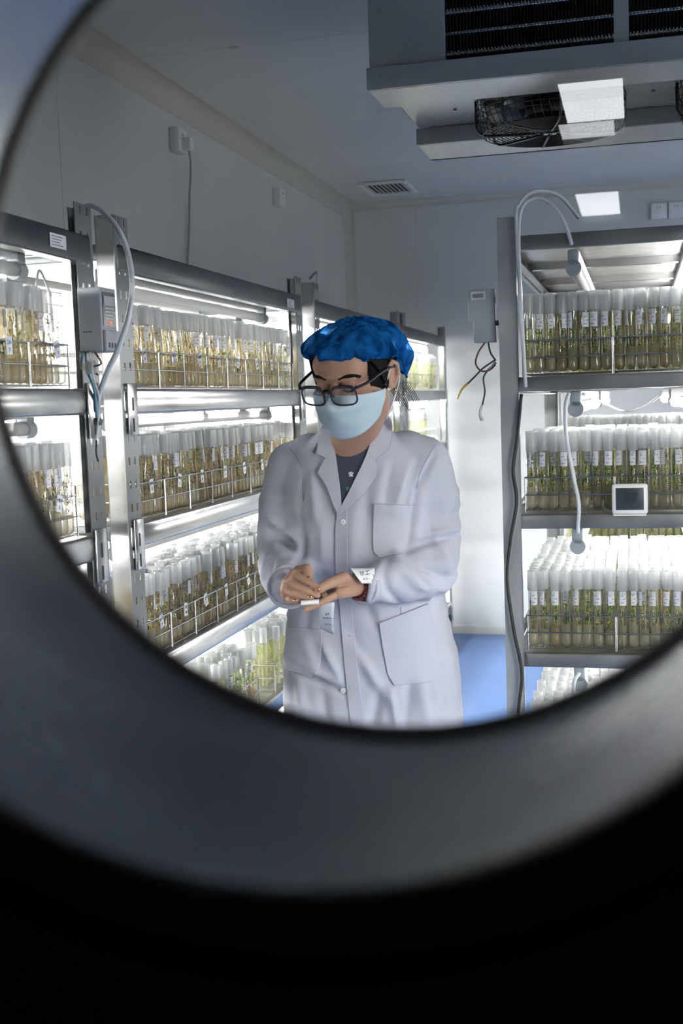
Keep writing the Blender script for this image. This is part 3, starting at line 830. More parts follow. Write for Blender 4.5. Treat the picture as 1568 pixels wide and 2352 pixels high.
for k, (hx, hy) in enumerate(holes[:2]):
    fan = empty('axial_fan', (-.665 + hx, 3.06 + hy, 2.30), ['black axial fan in a wire guard, left one under the cooler', 'black axial fan in a wire guard, right one under the cooler'][k], 'fan', 'fans under the unit cooler')
    g = MB(); zb = -.045
    for r in [.045 + .0125 * i for i in range(13)]: g.tube([(r * cos(a), r * sin(a), zb) for a in [2 * pi * i / 40 for i in range(40)]], .0016, 'dark', 5, 1, True)
    for zz, r in ((.045, .212), (.03, .213), (.015, .212), (0, .21), (-.012, .206)): g.tube([(r * cos(a), r * sin(a), zz) for a in [2 * pi * i / 48 for i in range(48)]], .0016, 'dark', 5, 1, True)
    for i in range(56):
        a = 2 * pi * i / 56; g.tube([(.213 * cos(a), .213 * sin(a), .05), (.21 * cos(a + .05), .21 * sin(a + .05), 0), (.195 * cos(a + .1), .195 * sin(a + .1), zb)], .0014, 'dark', 4, 1)
    g.build('wire_guard', fan)
    for i in range(8):
        a = 2 * pi * i / 8 + .2; MB().tube([(.03 * cos(a), .03 * sin(a), zb - .001), (.12 * cos(a), .12 * sin(a), zb - .003), (.205 * cos(a), .205 * sin(a), zb + .006), (.214 * cos(a), .214 * sin(a), .05)], .004, 'dark', 6, 4).build('guard_strut', fan)
    MB().lathe([(.001, -.03), (.05, -.03), (.054, -.026), (.054, -.012)], 'evap', 24).build('hub_plate', fan)
    for i in range(4):
        a = 2 * pi * i / 4 + .5; MB().cyl((.042 * cos(a), .042 * sin(a), -.035), (.042 * cos(a), .042 * sin(a), -.029), .006, 'wire', 8).build('bolt', fan)
    MB().lathe([(.07, 0), (.075, .01), (.075, .06), (.001, .065)], 'dark', 24, cap=False).build('motor', fan)
    for i in range(5):
        a0 = 2 * pi * i / 5; P = []
        for r in (.07, .11, .15, .19): P.append([(r * cos(a0 + .5 * t + (r - .07) * 2), r * sin(a0 + .5 * t + (r - .07) * 2), .012 + .045 * t) for t in (0, .33, .66, 1.)])
        o = MB().grid(P, 'dark').build('fan_blade', fan); md = o.modifiers.new('s', 'SOLIDIFY'); md.thickness = .002

# ceiling vent
vt = empty('air_vent', (-1.395, 6.87, ZC - .004), 'white slatted air vent in the ceiling near the back wall', 'vent')
f = MB()
for a, b in (((-.14, -.20, -.012), (.14, -.165, 0)), ((-.14, .165, -.012), (.14, .20, 0)), ((-.14, -.165, -.012), (-.115, .165, 0)), ((.115, -.165, -.012), (.14, .165, 0))): f.box(a, b, 'white')
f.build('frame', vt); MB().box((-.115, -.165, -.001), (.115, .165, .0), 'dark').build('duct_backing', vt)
for i in range(9):
    x = -.10 + i * .025; MB().box((-.008, -.165, -.001), (.008, .165, .001), 'white').build('slat', vt).matrix_local = Matrix.Translation((x, 0, -.006)) @ Matrix.Rotation(.5, 4, 'Y')

# sockets
def socket(loc, T, lab, plug=False, grp='wall sockets'):
    t = empty('power_socket', (0, 0, 0), lab, 'socket', grp); t.matrix_world = Matrix.Translation(loc) @ T
    MB().box((-.046, -.046, 0), (.046, .046, .042), 'white', bev=.004).build('box', t)
    for x in (-.008, .008): MB().box((x - .002, .016, .042), (x + .002, .024, .0428), 'ink').build('slot', t)
    if plug: MB().box((-.018, -.040, .042), (.022, .008, .078), 'white', bev=.004).build('plug', t)
    return t


socket((XW, 4.50, 2.555), FACE_X, 'white wall socket with a plug in it, high on the left wall', True)
socket((XW, 5.86, 2.545), FACE_X, 'white empty wall socket further along the left wall near the corner')
socket((.135, YB, 2.56), FACE_Y, 'white wall socket on the back wall, left one of the pair')
socket((.235, YB, 2.56), FACE_Y, 'white wall socket on the back wall, right one of the pair')
c = MB(); c.tube([(XW + .06, 4.515, 2.515), (XW + .05, 4.55, 2.46), (XW + .02, 4.60, 2.35), (XW + .012, 4.60, 2.22), (XW + .012, 4.56, 2.05), (XW + .012, 4.54, 1.8), (XW + .012, 4.52, 1.5)], .0045, 'cable_grey', 8)
tag(c.build('power_cable'), 'grey power cable hanging from the plugged wall socket down behind the units', 'cable')

# stickers, cables and boxes on the units
def sticker(name, pts, lab, lines=4):
    "small printed label; pts = centre, half width along Y, half height; lies on the aisle face of a beam"
    c0, hw, hh = pts; t = MB(); t.box((c0[0], c0[1] - hw, c0[2] - hh), (c0[0] + .0006, c0[1] + hw, c0[2] + hh), 'paper')
    for i in range(lines): z = c0[2] + hh * (.6 - i * .4); t.box((c0[0] + .0006, c0[1] - hw * .8, z - .0008), (c0[0] + .0008, c0[1] + hw * (.6 - .2 * (i % 3)), z + .0008), 'inkgrey')
    return tag(t.build(name), lab, 'sticker')


sticker('label_sticker', ((XL + .0027, 2.18, 1.838), .034, .014), 'printed white sticker on the top beam of the nearest left unit')
sticker('label_sticker', ((XL + .0027, 3.81, 1.832), .040, .014), 'printed white sticker on the top beam of the second left unit')

bx = empty('power_controller', (-1.115, 2.245, 1.62), 'grey power supply box with a red indicator on the nearest left post', 'controller')
b = MB(); b.box((0, 0, 0), (.052, .075, .132), 'grey', bev=.003); b.build('case', bx)
MB().box((.052, .008, .052), (.0535, .068, .122), 'lcd').build('front_panel', bx)
MB().box((.0535, .012, .095), (.0545, .064, .114), 'grey').build('display', bx)
c = MB()
for z, y1 in ((.088, .058), (.081, .064), (.074, .05), (.067, .055)): c.box((.0535, .018, z), (.054, y1, z + .0022), 'paper')
c.build('printing', bx)
MB().ball((.0545, .038, .060), .0026, 'redled').build('indicator', bx)
b = MB(); b.box((.052, .002, .0), (.060, .073, .044), 'grey', bev=.002)
for i in range(4): b.box((.060, .012 + i * .014, .008), (.0605, .018 + i * .014, .018), 'ink')
b.build('terminal_cover', bx)
b = MB(); b.box((-.0015, .015, .03), (.0, .02, .10), 'ink'); b.box((.01, -.0008, .04), (.03, 0, .042), 'ink'); b.build('vent_slot', bx)


def cable(pts, r, mat, lab, name='power_cable', n=10, sub=8):
    return tag(MB().tube(pts, r, mat, n, sub).build(name), lab, 'cable')


cable([at(178, 480, 2.40), at(215, 474, 2.37), at(255, 505, 2.34), at(287, 560, 2.31), at(303, 640, 2.29), at(297, 720, 2.28), at(272, 800, 2.27), at(248, 850, 2.28), at(228, 905, 2.30), at(222, 940, 2.32)], .0058, 'cable', 'thick white cable looping over the top of the nearest left post')
cable([at(238, 868, 2.31), at(250, 850, 2.33), at(262, 820, 2.36), at(268, 790, 2.38)], .003, 'cable', 'thin white cable beside the thick looped cable')
for k, (pts, m, nm) in enumerate((([at(195, 805, 2.26), at(200, 850, 2.25), at(216, 895, 2.25), at(222, 960, 2.26)], 'blue', 'blue wire'), ([at(215, 805, 2.25), at(232, 835, 2.24), at(205, 845, 2.25), at(226, 862, 2.25)], 'brown', 'brown wire'),
                                  ([at(205, 805, 2.25), at(215, 870, 2.24), at(228, 920, 2.24), at(222, 1010, 2.27)], 'cable', 'white wire'), ([at(222, 1000, 2.27), at(221, 1040, 2.28), at(226, 1060, 2.28)], 'dark', 'black wire'))):
    cable(pts, .0028 if k < 1 else .002, m, nm + ' hanging below the grey power supply box', 'wire')
tag(MB().box((-1.112, 2.235, 1.585), (-1.075, 2.27, 1.622), 'tubeglass').cyl((-1.095, 2.25, 1.575), (-1.095, 2.25, 1.60), .012, 'cap', 12).build('wire_connector'), 'clear plastic wire connector under the grey power supply box', 'connector')
tag(MB().cyl(at(218, 968, 2.262), at(232, 968, 2.262), .008, 'dark', 12).build('cable_gland'), 'small round black knob on the nearest left post', 'knob')
cable([at(712, 640, 4.35), at(722, 628, 4.32), at(729, 626, 4.27), at(728, 660, 4.25)], .005, 'cable', 'thin white cable looping between posts in the middle of the left row')
cable([atx(118, 680, -1.2), atx(92, 622, -1.2), atx(84, 650, -1.2), atx(83, 690, -1.2)], .003, 'cable', 'white lamp cable under the top level of the nearest left unit')

cable([(-.262, 2.885, 1.52), (-.268, 2.882, 1.70), (-.272, 2.882, 1.85), (-.268, 2.885, 1.93), (-.25, 2.89, 1.962), (-.215, 2.89, 1.965), (-.18, 2.885, 1.935), (-.158, 2.885, 1.89), (-.148, 2.9, 1.855)], .0048, 'cable', 'white cable arching from the end-on unit post to its unlit lamp')
cable([(-.262, 2.885, 1.52), (-.276, 2.882, 1.90), (-.268, 2.884, 1.955), (-.235, 2.90, 1.985), (-.18, 2.95, 1.98), (-.135, 3.0, 1.93)], .0045, 'cable', 'pale arc added as the faint reflection of the arching white cable')  # added arc: a faint reflection modelled as a cable
cable([at(1306, 903, 2.895), at(1298, 935, 2.888), at(1300, 1000, 2.885), at(1318, 1100, 2.885), at(1329, 1160, 2.885), at(1326, 1225, 2.895)], .0046, 'cable', 'white cable hanging down the end-on unit from lamp to lamp')
cable([at(1330, 1545, 2.892), at(1318, 1570, 2.885), at(1316, 1640, 2.885), at(1312, 1720, 2.89)], .0046, 'cable', 'white cable hanging from the lowest visible lamp of the end-on unit')
cable([at(1340, 905, 2.95), at(1385, 925, 3.2), at(1430, 944, 3.4), at(1475, 935, 3.3), at(1520, 905, 3.05)], .0035, 'cable', 'slack white cable under the second level of the end-on unit')
cable([at(1197, 905, 2.892), at(1188, 1000, 2.888), at(1178, 1080, 2.886), at(1186, 1150, 2.886), at(1172, 1240, 2.886), at(1164, 1330, 2.886), at(1180, 1450, 2.886), at(1198, 1545, 2.886), at(1190, 1640, 2.886), at(1188, 1800, 2.888)], .0044, 'black', 'black cable hanging down the front post of the end-on unit')

bb = empty('ballast_box', (-.402, 2.92, 1.634), 'grey ballast box with a barcode label on the side of the end-on unit post', 'box')
b = MB(); b.box((0, 0, .055), (.066, .03, .130), 'grey', bev=.002); b.box((.012, 0, 0), (.066, .03, .058), 'grey', bev=.002); b.build('case', bb)
b = MB(); b.box((.008, -.0006, .104), (.044, 0, .124), 'paper')
for i in range(12): b.box((.012 + i * .0022, -.0012, .109), (.013 + i * .0022 + .0004 * (i % 3), -.0006, .119), 'inkgrey')
b.build('barcode_label', bb)
b = MB(); b.box((.066, .004, .04), (.078, .026, .052), 'dark'); b.box((.066, .004, .095), (.08, .026, .12), 'tubeglass'); b.build('mounting_bracket', bb)
for pts, m, lab in (([at(1113, 787, 2.93), at(1098, 810, 2.92), at(1092, 835, 2.915), at(1105, 852, 2.915), at(1124, 850, 2.92), at(1137, 838, 2.93)], 'brown', 'brown wire looping below the ballast box'),
                    ([at(1121, 787, 2.93), at(1126, 810, 2.925), at(1138, 828, 2.93)], 'dark', 'short black wire from the ballast box to the post'),
                    ([at(1138, 826, 2.93), at(1110, 845, 2.92), at(1090, 865, 2.915), at(1072, 883, 2.915)], 'dark', 'black wire ending in a yellow sleeve beside the end-on unit'),
                    ([at(1122, 848, 2.925), at(1110, 868, 2.92), at(1113, 900, 2.92), at(1107, 932, 2.92)], 'dark', 'black wire ending in a white wrapped tip beside the end-on unit')):
    o = cable(pts, .0022, m, lab, 'wire')
    if 'yellow' in lab: MB().tube([at(1074, 881, 2.915), at(1060, 895, 2.915), at(1050, 917, 2.915)], lambda t: .0034 - .002 * t, 'yellow', 8).build('yellow_sleeve', o)
    if 'white' in lab: MB().tube([at(1107, 930, 2.92), at(1102, 950, 2.92), at(1107, 966, 2.92)], lambda t: .003 + .002 * t, 'cable', 8).build('wrapped_tip', o)
tag(MB().tube([at(1120, 850, 2.924), at(1130, 842, 2.928), at(1138, 832, 2.932)], .0035, 'cable', 8).build('cable_tie'), 'white tie gathering the wires below the ballast box', 'cable tie')

th = empty('thermometer', (-.062, 2.885, 1.2085), 'white square digital thermometer standing on the end-on unit third level', 'thermometer')
b = MB(); b.box((0, 0, 0), (.084, .014, .073), 'white', bev=.006)
b.build('case', th); MB().box((.0095, -.0012, .0105), (.0745, .002, .0635), 'lcd', bev=.0008).build('screen', th)
text('77', .034, 'lcddigit', th, Matrix.Translation((.045, -.0014, .038)) @ FACE_Y, 'digits')
MB().box((.002, .006, -.002), (.016, .016, .003), 'white').build('foot', th)
b = MB()
cab = tag(MB().box((-.058, 2.884, 1.205), (.018, 2.905, 1.2083), 'white').build('stand'), 'thin white ledge under the digital thermometer', 'stand')
# storage box low on the left
tb = empty('plastic_box', (-1.68, 2.62, .585), 'translucent plastic box on the fifth level of the second left unit', 'box')
MB().box((0, 0, 0), (.26, .2, .115), 'cap', bev=.012).build('body', tb); MB().box((-.006, -.006, .115), (.266, .206, .128), 'white', bev=.005).build('lid', tb)

# ------------------------------------------------------------------ the person
pe = empty('person', (-.66, 2.80, 0), 'person in white lab coat, blue hair cover and mask, looking down at the hands', 'person')
OFF = Matrix.Translation((.66, -2.80, 0))        # world -> person


def wb(mb, name, parent=None, smooth=None):
    "link a world-space mesh as a part of the person (or of one of its parts)"
    o = mb.build(name, parent or pe); o.data.transform(OFF); return o


SH = 1.08
A_, P__ = radians(-13), radians(19)
RH = Matrix.Rotation(A_, 4, 'Z') @ Matrix.Rotation(P__, 4, 'X') @ Matrix.Rotation(radians(1.5), 4, 'Y')
HC = at(766, 899, 2.475) - (RH @ Vector((0, -.100, -.004))) * SH
TH = Matrix.Translation(HC) @ RH @ Matrix.Scale(SH, 4)

# --- coat: torso and sleeves fused into one surface
CX = -.66
torso = loft([(CX, 2.85, .40, .235, .185), (CX, 2.85, .65, .228, .17), (CX, 2.84, .87, .222, .155), (CX, 2.82, 1.03, .192, .14), (CX, 2.80, 1.18, .182, .135), (CX, 2.785, 1.29, .185, .125),
              (CX, 2.775, 1.355, .165, .105), (CX, 2.765, 1.395, .125, .088), (CX, 2.745, 1.43, .085, .075), (CX, 2.735, 1.45, .07, .066)])
armL = chain([(at(935, 1040, 2.785), .055), (at(968, 1068, 2.80), .072), (at(990, 1150, 2.82), .070), (at(988, 1235, 2.82), .072), (at(978, 1305, 2.79), .078), (at(925, 1325, 2.69), .066), (at(872, 1340, 2.61), .048), (at(833, 1346, 2.565), .037)], 18, True)
armR = chain([(at(712, 1045, 2.785), .055), (at(676, 1075, 2.80), .070), (at(655, 1150, 2.80), .066), (at(652, 1240, 2.80), .068), (at(662, 1300, 2.76), .074), (at(664, 1328, 2.67), .064), (at(662, 1344, 2.60), .052), (at(664, 1348, 2.562), .047)], 18, True)
cv, cf = fuse([torso] + armL + armR, .0065, 10)
armpts = {}


def seg_d(p, a, b):
    ab = b - a; t = max(0, min(1, (p - a).dot(ab) / ab.length_squared)); q = a + ab * t; return (p - q).length, t


# fold creases: (from, to, half width, height); negative = valley. Points are where the photo shows them, on the cloth
def wp(px, py): return at(px, py, 2.68)


CR = [((930, 1075), (905, 1180), .010, .007), ((950, 1060), (930, 1170), .008, -.008), ((900, 1060), (885, 1150), .010, -.005), ((985, 1050), (955, 1120), .007, -.008), ((955, 1120), (935, 1250), .008, -.009),
      ((700, 1090), (685, 1180), .008, -.006), ((690, 1200), (700, 1300), .010, -.012), ((720, 1080), (730, 1200), .012, .006), ((745, 1200), (740, 1280), .012, .005),
      ((605, 1200), (680, 1245), .010, .008), ((600, 1225), (690, 1270), .010, -.008), ((600, 1255), (680, 1262), .010, .007), ((612, 1290), (640, 1350), .009, .008), ((595, 1290), (612, 1360), .008, -.006), ((640, 1280), (652, 1330), .008, -.006),
      ((1045, 1225), (950, 1238), .008, .008), ((1040, 1240), (935, 1258), .008, -.009), ((905, 1262), (975, 1350), .008, .009), ((930, 1260), (1010, 1330), .008, -.008), ((900, 1285), (925, 1375), .008, -.007), ((985, 1240), (1020, 1320), .009, .009),
      ((890, 1290), (870, 1380), .007, .006), ((1000, 1170), (1045, 1120), .010, .006), ((1010, 1200), (1050, 1180), .008, -.006), ((800, 1450), (840, 1520), .012, -.007), ((815, 1480), (880, 1600), .012, .008), ((870, 1590), (850, 1690), .014, -.010),
      ((895, 1590), (912, 1690), .010, .010), ((935, 1580), (930, 1690), .012, -.008), ((960, 1575), (975, 1690), .012, .008), ((740, 1480), (780, 1560), .010, .007), ((650, 1535), (790, 1590), .009, -.010), ((650, 1520), (780, 1572), .010, .006),
      ((690, 1470), (720, 1540), .010, .007), ((680, 1570), (700, 1690), .016, .008), ((740, 1600), (750, 1690), .016, -.008), ((1020, 1530), (1030, 1690), .014, .008), ((830, 1360), (860, 1440), .014, -.006), ((700, 1400), (690, 1460), .012, -.005),
      ((820, 1190), (810, 1300), .020, .005), ((850, 1100), (840, 1220), .014, -.005)]
CRW = [(wp(*a), wp(*b), w_, h_) for a, b, w_, h_ in CR]
# vertex normals
me = bpy.data.meshes.new('t'); me.from_pydata([tuple(v) for v in cv], [], cf); me.update(); nrm = [Vector(v.normal) for v in me.vertices]; bpy.data.meshes.remove(me)
eL, eR = at(978, 1305, 2.79), at(662, 1300, 2.76)
out = []
for p, n_ in zip(cv, nrm):
    d = 0.
    q = Vector((p.x * 9, p.y * 9, p.z * 2.6)); low = max(0, min(1, (1.0 - p.z) / .5))
    d += (.003 + .010 * low) * noise.noise(q + Vector((3, 1, 7)))
    rl, rr = (p - eL).length, (p - eR).length; near = max(0, 1 - min(rl, rr) / .24)
    q2 = p * 13 + Vector((noise.noise(p * 8), noise.noise(p * 8 + Vector((9, 0, 0))), noise.noise(p * 8 + Vector((0, 9, 0))))) * 1.2
    d += .011 * near * (.5 - abs(noise.noise(Vector((q2.x * .7, q2.y * .7, q2.z * 1.5)))) * 2.2)
    d += .0022 * noise.noise(p * 28)
    if n_.y < .3:
        for a, b, w_, h_ in CRW:
            pp = Vector((p.x, 0, p.z)); aa = Vector((a.x, 0, a.z)); bb = Vector((b.x, 0, b.z))
            dd, t = seg_d(pp, aa, bb)
            if dd < w_ * 3: d += 1.5 * max(0., min(1., .45 - n_.y)) * h_ * math.exp(-(dd / w_) ** 2) * (.35 + .65 * sin(pi * (.1 + .8 * t)))
    out.append(p + n_ * d)
cm = MB(); cm.add(out, cf, 'coat', True); coat = wb(cm, 'lab_coat')
BV = BVHTree.FromPolygons(out, cf)


def hit(px, py, off=.002):
    r = (_RW @ Vector((px - PX, py - PY, F))).normalized(); loc, n_, i, d = BV.ray_cast(EYE, r)
    if loc is None: return at(px, py, 2.70)
    return loc - r * off


def resamp(P, n):
    P = [Vector((a, b, 0)) for a, b in P]; L = [0]
    for a, b in zip(P, P[1:]): L.append(L[-1] + (b - a).length)
    o = []; j = 0
    for i in range(n):
        t = L[-1] * i / (n - 1)
        while j < len(L) - 2 and L[j + 1] < t: j += 1
        k = (t - L[j]) / max(1e-9, L[j + 1] - L[j]); o.append(P[j] + (P[j + 1] - P[j]) * min(1, k))
    return o


def drape(A, B, mat, name, off=.003, n=24, m=8, edge=.0035, lift=None, rim=True, parent=None):
    "cloth piece between two edge lines, lying on the coat; its rim is turned down so that it has thickness"
    a, b = resamp(A, n), resamp(B, n); rows = []
    for i in range(n):
        row = []
        for j in range(m + 1):
            q = a[i].lerp(b[i], j / m); o_ = off
            if lift: o_ += lift(i / (n - 1), j / m)
            row.append(hit(q.x, q.y, o_))
        rows.append(row)
    # smooth along rows so that the piece bridges small folds
    for _ in range(2):
        R2 = [[v.copy() for v in r] for r in rows]
        for i in range(1, n - 1):
            for j in range(1, m): rows[i][j] = (R2[i][j] * 2 + R2[i - 1][j] + R2[i + 1][j] + R2[i][j - 1] + R2[i][j + 1]) / 6
    mb = MB(); mb.grid(rows, mat, True, True)
    if rim:
        back = Vector((0, edge, 0)); per = [rows[0][j] for j in range(m + 1)] + [rows[i][m] for i in range(1, n)] + [rows[n - 1][j] for j in range(m - 1, -1, -1)] + [rows[i][0] for i in range(n - 2, -1, -1)]
        mb.grid([per, [p + back for p in per]], mat, False)
    o = wb(mb, name, parent)
    if name in ('lapel', 'collar', 'hip_pocket', 'breast_pocket', 'placket'):  # dark lines added along the edges, for shade that the flat lighting lacks
        e = [rows[0][j] for j in range(m + 1)] if 'pocket' in name else []
        e = (e[::-1] if 0 else []) + [rows[i][0] for i in range(n)]
        wb(MB().tube([q + Vector((0, .0012, 0)) for q in e], .0008, 'stitch_edge_shade', 5, 1), 'seam', o)
        if 'pocket' in name: wb(MB().tube([rows[0][j] + Vector((0, .0008, 0)) for j in range(m + 1)], .0008, 'stitch_edge_shade', 5, 1), 'seam', o); wb(MB().tube([rows[n - 1][j] + Vector((0, .0008, 0)) for j in range(m + 1)], .0008, 'stitch_edge_shade', 5, 1), 'seam', o)
    return o


# skin at the neckline, shirt, lapels, placket, pockets
skinpatch = drape([(752, 985), (760, 1020), (772, 1052)], [(872, 975), (858, 1012), (842, 1046)], 'skin', 'neck_skin', .004, rim=False)
shirt = drape([(766, 1036), (772, 1056), (777, 1100), (784, 1160)], [(846, 1032), (840, 1052), (820, 1100), (788, 1160)], 'shirt', 'shirt', .008, 20, 12, rim=False, lift=lambda u, v: -.004 * (1 - u) * (sin(pi * v)) if u < .12 else 0)
def ntext(s, size, mat, px, py, off, parent, name='lettering', rot=0.):
    p = OFF @ hit(px, py, off); return text(s, size, mat, parent, Matrix.Translation(p) @ FACE_Y @ Matrix.Rotation(rot, 4, 'Z'), name)


ntext('FU', .014, 'green', 803, 1124, .0105, shirt)
c = MB(); p = hit(806, 1091, .0105)
for dx, dz, r in ((-.004, .004, .0022), (.004, .004, .0022), (0, .006, .002), (0, 0, .0036), (-.003, -.002, .002), (.003, -.002, .002)): c.cyl(p + Vector((dx, 0, dz)), p + Vector((dx, -.0006, dz)), r, 'white', 8)
wb(c, 'emblem', shirt)
collar = drape([(741, 984), (733, 1010), (726, 1040), (747, 1051)], [(757, 990), (763, 1015), (768, 1035), (770, 1046)], 'coat', 'collar', .012, 14, 6, .008)
drape([(747, 1052), (729, 1086), (738, 1100), (749, 1115), (766, 1163), (776, 1181)], [(770, 1046), (774, 1075), (778, 1105), (782, 1140), (784, 1165), (779, 1181)], 'coat', 'lapel', .012, 24, 6, .006)
drape([(884, 944), (900, 972), (899, 1000), (893, 1030), (862, 1055)], [(864, 950), (856, 990), (850, 1018), (845, 1034), (841, 1044)], 'coat', 'collar', .014, 16, 8, .009)
drape([(862, 1056), (867, 1077), (862, 1096), (839, 1131), (808, 1160), (778, 1186)], [(841, 1045), (830, 1070), (817, 1096), (803, 1125), (787, 1155), (774, 1182)], 'coat', 'lapel', .014, 26, 8, .007)
drape([(774, 1182), (770, 1210), (770, 1291), (779, 1387), (790, 1515), (800, 1620), (811, 1700), (815, 1760)], [(796, 1172), (796, 1215), (797, 1291), (806, 1387), (818, 1515), (830, 1620), (841, 1700), (846, 1760)], 'coat', 'placket', .0045, 50, 4, .006)
drape([(859, 1158), (857, 1200), (856, 1240), (858, 1268), (872, 1281)], [(946, 1161), (940, 1190), (934, 1220), (928, 1250), (924, 1270)], 'coat', 'breast_pocket', .0045, 20, 10, .005, lift=lambda u, v: .003 if u < .12 else 0)
drape([(871, 1432), (876, 1470), (883, 1510), (891, 1550), (905, 1574)], [(982, 1388), (993, 1430), (1001, 1480), (1006, 1530), (990, 1566)], 'coat', 'hip_pocket', .005, 22, 12, .006, lift=lambda u, v: .003 if u < .1 else 0)
drape([(662, 1440), (658, 1480), (652, 1510), (662, 1540)], [(738, 1446), (737, 1490), (735, 1530), (714, 1556)], 'coat', 'hip_pocket', .005, 20, 10, .006)
for k, (x, y, r) in enumerate(((788, 1199, .0065), (803, 1460, .003), (788, 1586, .007))):
    p = hit(x, y, .006); c = MB(); c.lathe([(.0005, .0018), (r * .8, .002), (r, .0012), (r, 0)], 'white', 16, cap=False)
    for a in (0, 1): c.cyl((.0016 * (2 * a - 1), 0, .0018), (.0016 * (2 * a - 1), 0, .0022), .0006, 'ink', 6)
    o = c.build('button', pe); o.matrix_local = Matrix.Translation(OFF @ p) @ FACE_Y
for pts in (((816, 1583), (826, 1580)), ((799, 1461), (808, 1459))): wb(MB().tube([hit(*q, .0085) for q in pts], .0005, 'stitch_edge_shade', 5, 1), 'buttonhole')
# seams: shoulder / armhole lines
for pts in (((1000, 1022), (985, 1045), (965, 1085), (957, 1120), (950, 1160)), ((665, 1030), (685, 1060), (694, 1100), (696, 1150)), ((920, 1395), (921, 1412))):
    wb(MB().tube([hit(*q, .0005) for q in pts], .0009, 'stitch_edge_shade', 5, 4), 'seam')
# collar band standing round the neck
rows = []
NC = Vector((-.663, 2.745, 1.405))
for k in range(25):
    a = radians(-38 + 256 * k / 24); ca, sa = cos(a), sin(a); fr = max(0, -sa)
    P0 = NC + Vector((ca * .069, sa * .066, .022 + .022 * sa)); P1 = NC + Vector((ca * .073, sa * .070, .032 + .022 * sa)); P2 = NC + Vector((ca * .090, sa * .086, .016 + .022 * sa)); P3 = NC + Vector((ca * .108, sa * .098, -.012 + .012 * sa)); P4 = NC + Vector((ca * .104, sa * .094, -.018 + .012 * sa))
    rows.append([P0, P1, P2, P3, P4])
cb = wb(MB().grid(rows, 'coat', True), 'collar_band'); md = cb.modifiers.new('s', 'SOLIDIFY'); md.thickness = .003
# cuff hems
for arm in (armL, armR): pass
for (p, q, r) in ((at(840, 1345, 2.575), at(831, 1347, 2.56), .0385), (at(664, 1347, 2.575), at(664, 1348, 2.559), .0485)):
    d = (q - p).normalized(); a = d.orthogonal().normalized(); b = d.cross(a)
    rr_c = [[c0 + (a * cos(2 * pi * k / 32) + b * sin(2 * pi * k / 32)) * r2 for k in range(33)] for c0, r2 in ((p, r), (p, r + .003), (q, r + .003), (q, r - .001), (q - d * .004, r - .006))]
    wb(MB().grid(rr_c, 'coat', True), 'cuff')

# --- legs and shoes below the coat
c = MB(); lv, lf = fuse(chain([((CX - .09, 2.86, .80), .09), ((CX - .085, 2.85, .50), .07), ((CX - .085, 2.86, .10), .055)], 16) + chain([((CX + .09, 2.86, .80), .09), ((CX + .085, 2.85, .50), .07), ((CX + .085, 2.86, .10), .055)], 16), .010, 4)
c.add(lv, lf, 'cloth_dark', True); wb(c, 'trousers')
for s_ in (-1, 1):
    c = MB(); v, f = fuse(chain([((CX + s_ * .088, 2.89, .045), .042), ((CX + s_ * .095, 2.80, .038), .040), ((CX + s_ * .10, 2.72, .034), .034)], 14), .006, 3)
    v = [Vector((p.x, p.y, max(0.001, p.z))) for p in v]; c.add(v, f, 'white', True); wb(c, 'shoe')

# --- body: head, neck, hands as one skin mesh
head = [usphere((0, .018, .014), (.076, .095, .080), 24, 16), usphere((0, -.020, -.035), (.066, .074, .078), 24, 16), usphere((0, -.055, .035), (.060, .040, .045), 20, 12), usphere((0, -.058, -.082), (.030, .030, .028), 16, 10),
        usphere((-.036, -.060, -.030), (.026, .028, .024), 14, 10), usphere((.036, -.060, -.030), (.026, .028, .024), 14, 10), usphere((0, -.086, .018), (.050, .012, .011), 16, 8)]
head += chain([((0, -.090, .006), .008), ((0, -.106, -.018), .009), ((0, -.112, -.032), .0115)], 12) + [usphere((-.012, -.100, -.034), .008, 10, 8), usphere((.012, -.100, -.034), .008, 10, 8)]
head += [usphere((0, -.092, -.060), (.024, .010, .010), 14, 8)]
for s_ in (-1, 1):
    head += [usphere((s_ * .031, -.083, .001), (.017, .013, .011), 14, 10)]                      # closed, lowered lids
    head += [usphere((s_ * .078, .008, -.008), (.007, .018, .026), 14, 10)] + chain([((s_ * .080, -.008, -.024), .005), ((s_ * .084, .004, -.030), .005), ((s_ * .090, .020, -.010), .005), ((s_ * .090, .022, .012), .005), ((s_ * .086, .008, .022), .005), ((s_ * .080, -.006, .010), .0045)], 10)
hv, hf = fuse(head, .0024, 5); hv = [TH @ v for v in hv]
neck = chain([((-.662, 2.745, 1.34), .066), ((-.664, 2.72, 1.40), .058), (tuple(TH @ Vector((0, .035, -.075))), .056), (tuple(TH @ Vector((0, .02, -.02))), .06)], 20)
nv, nf = fuse(neck, .005, 6)
body = MB(); body.add(hv, hf, 'skin', True); body.add(nv, nf, 'skin', True)


def hand(wr, ks, thumb, rw=.024, rk=.0125):
    sh = []
    for K in ks:
        K_, pts = K[0], K
        sh += chain([(wr, rw * .8), (at(*K_), rk)], 12)
        rad = [.0102, .0089, .0081, .0070]
        sh += chain([(at(*q), r * (1 if len(pts) > 3 else .9)) for q, r in zip(pts, rad)], 12)
    for a, b in zip(ks, ks[1:]): sh += chain([(at(*a[0]), rk * .95), (at(*b[0]), rk * .95)], 10) + chain([((at(*a[0]) + wr) / 2, rk * 1.25), ((at(*b[0]) + wr) / 2, rk * 1.25)], 10)
    sh += chain([(wr, rw * .8)] + [(at(*q), r) for q, r in zip(thumb, (.0145, .0122, .0100))], 12)
    return sh


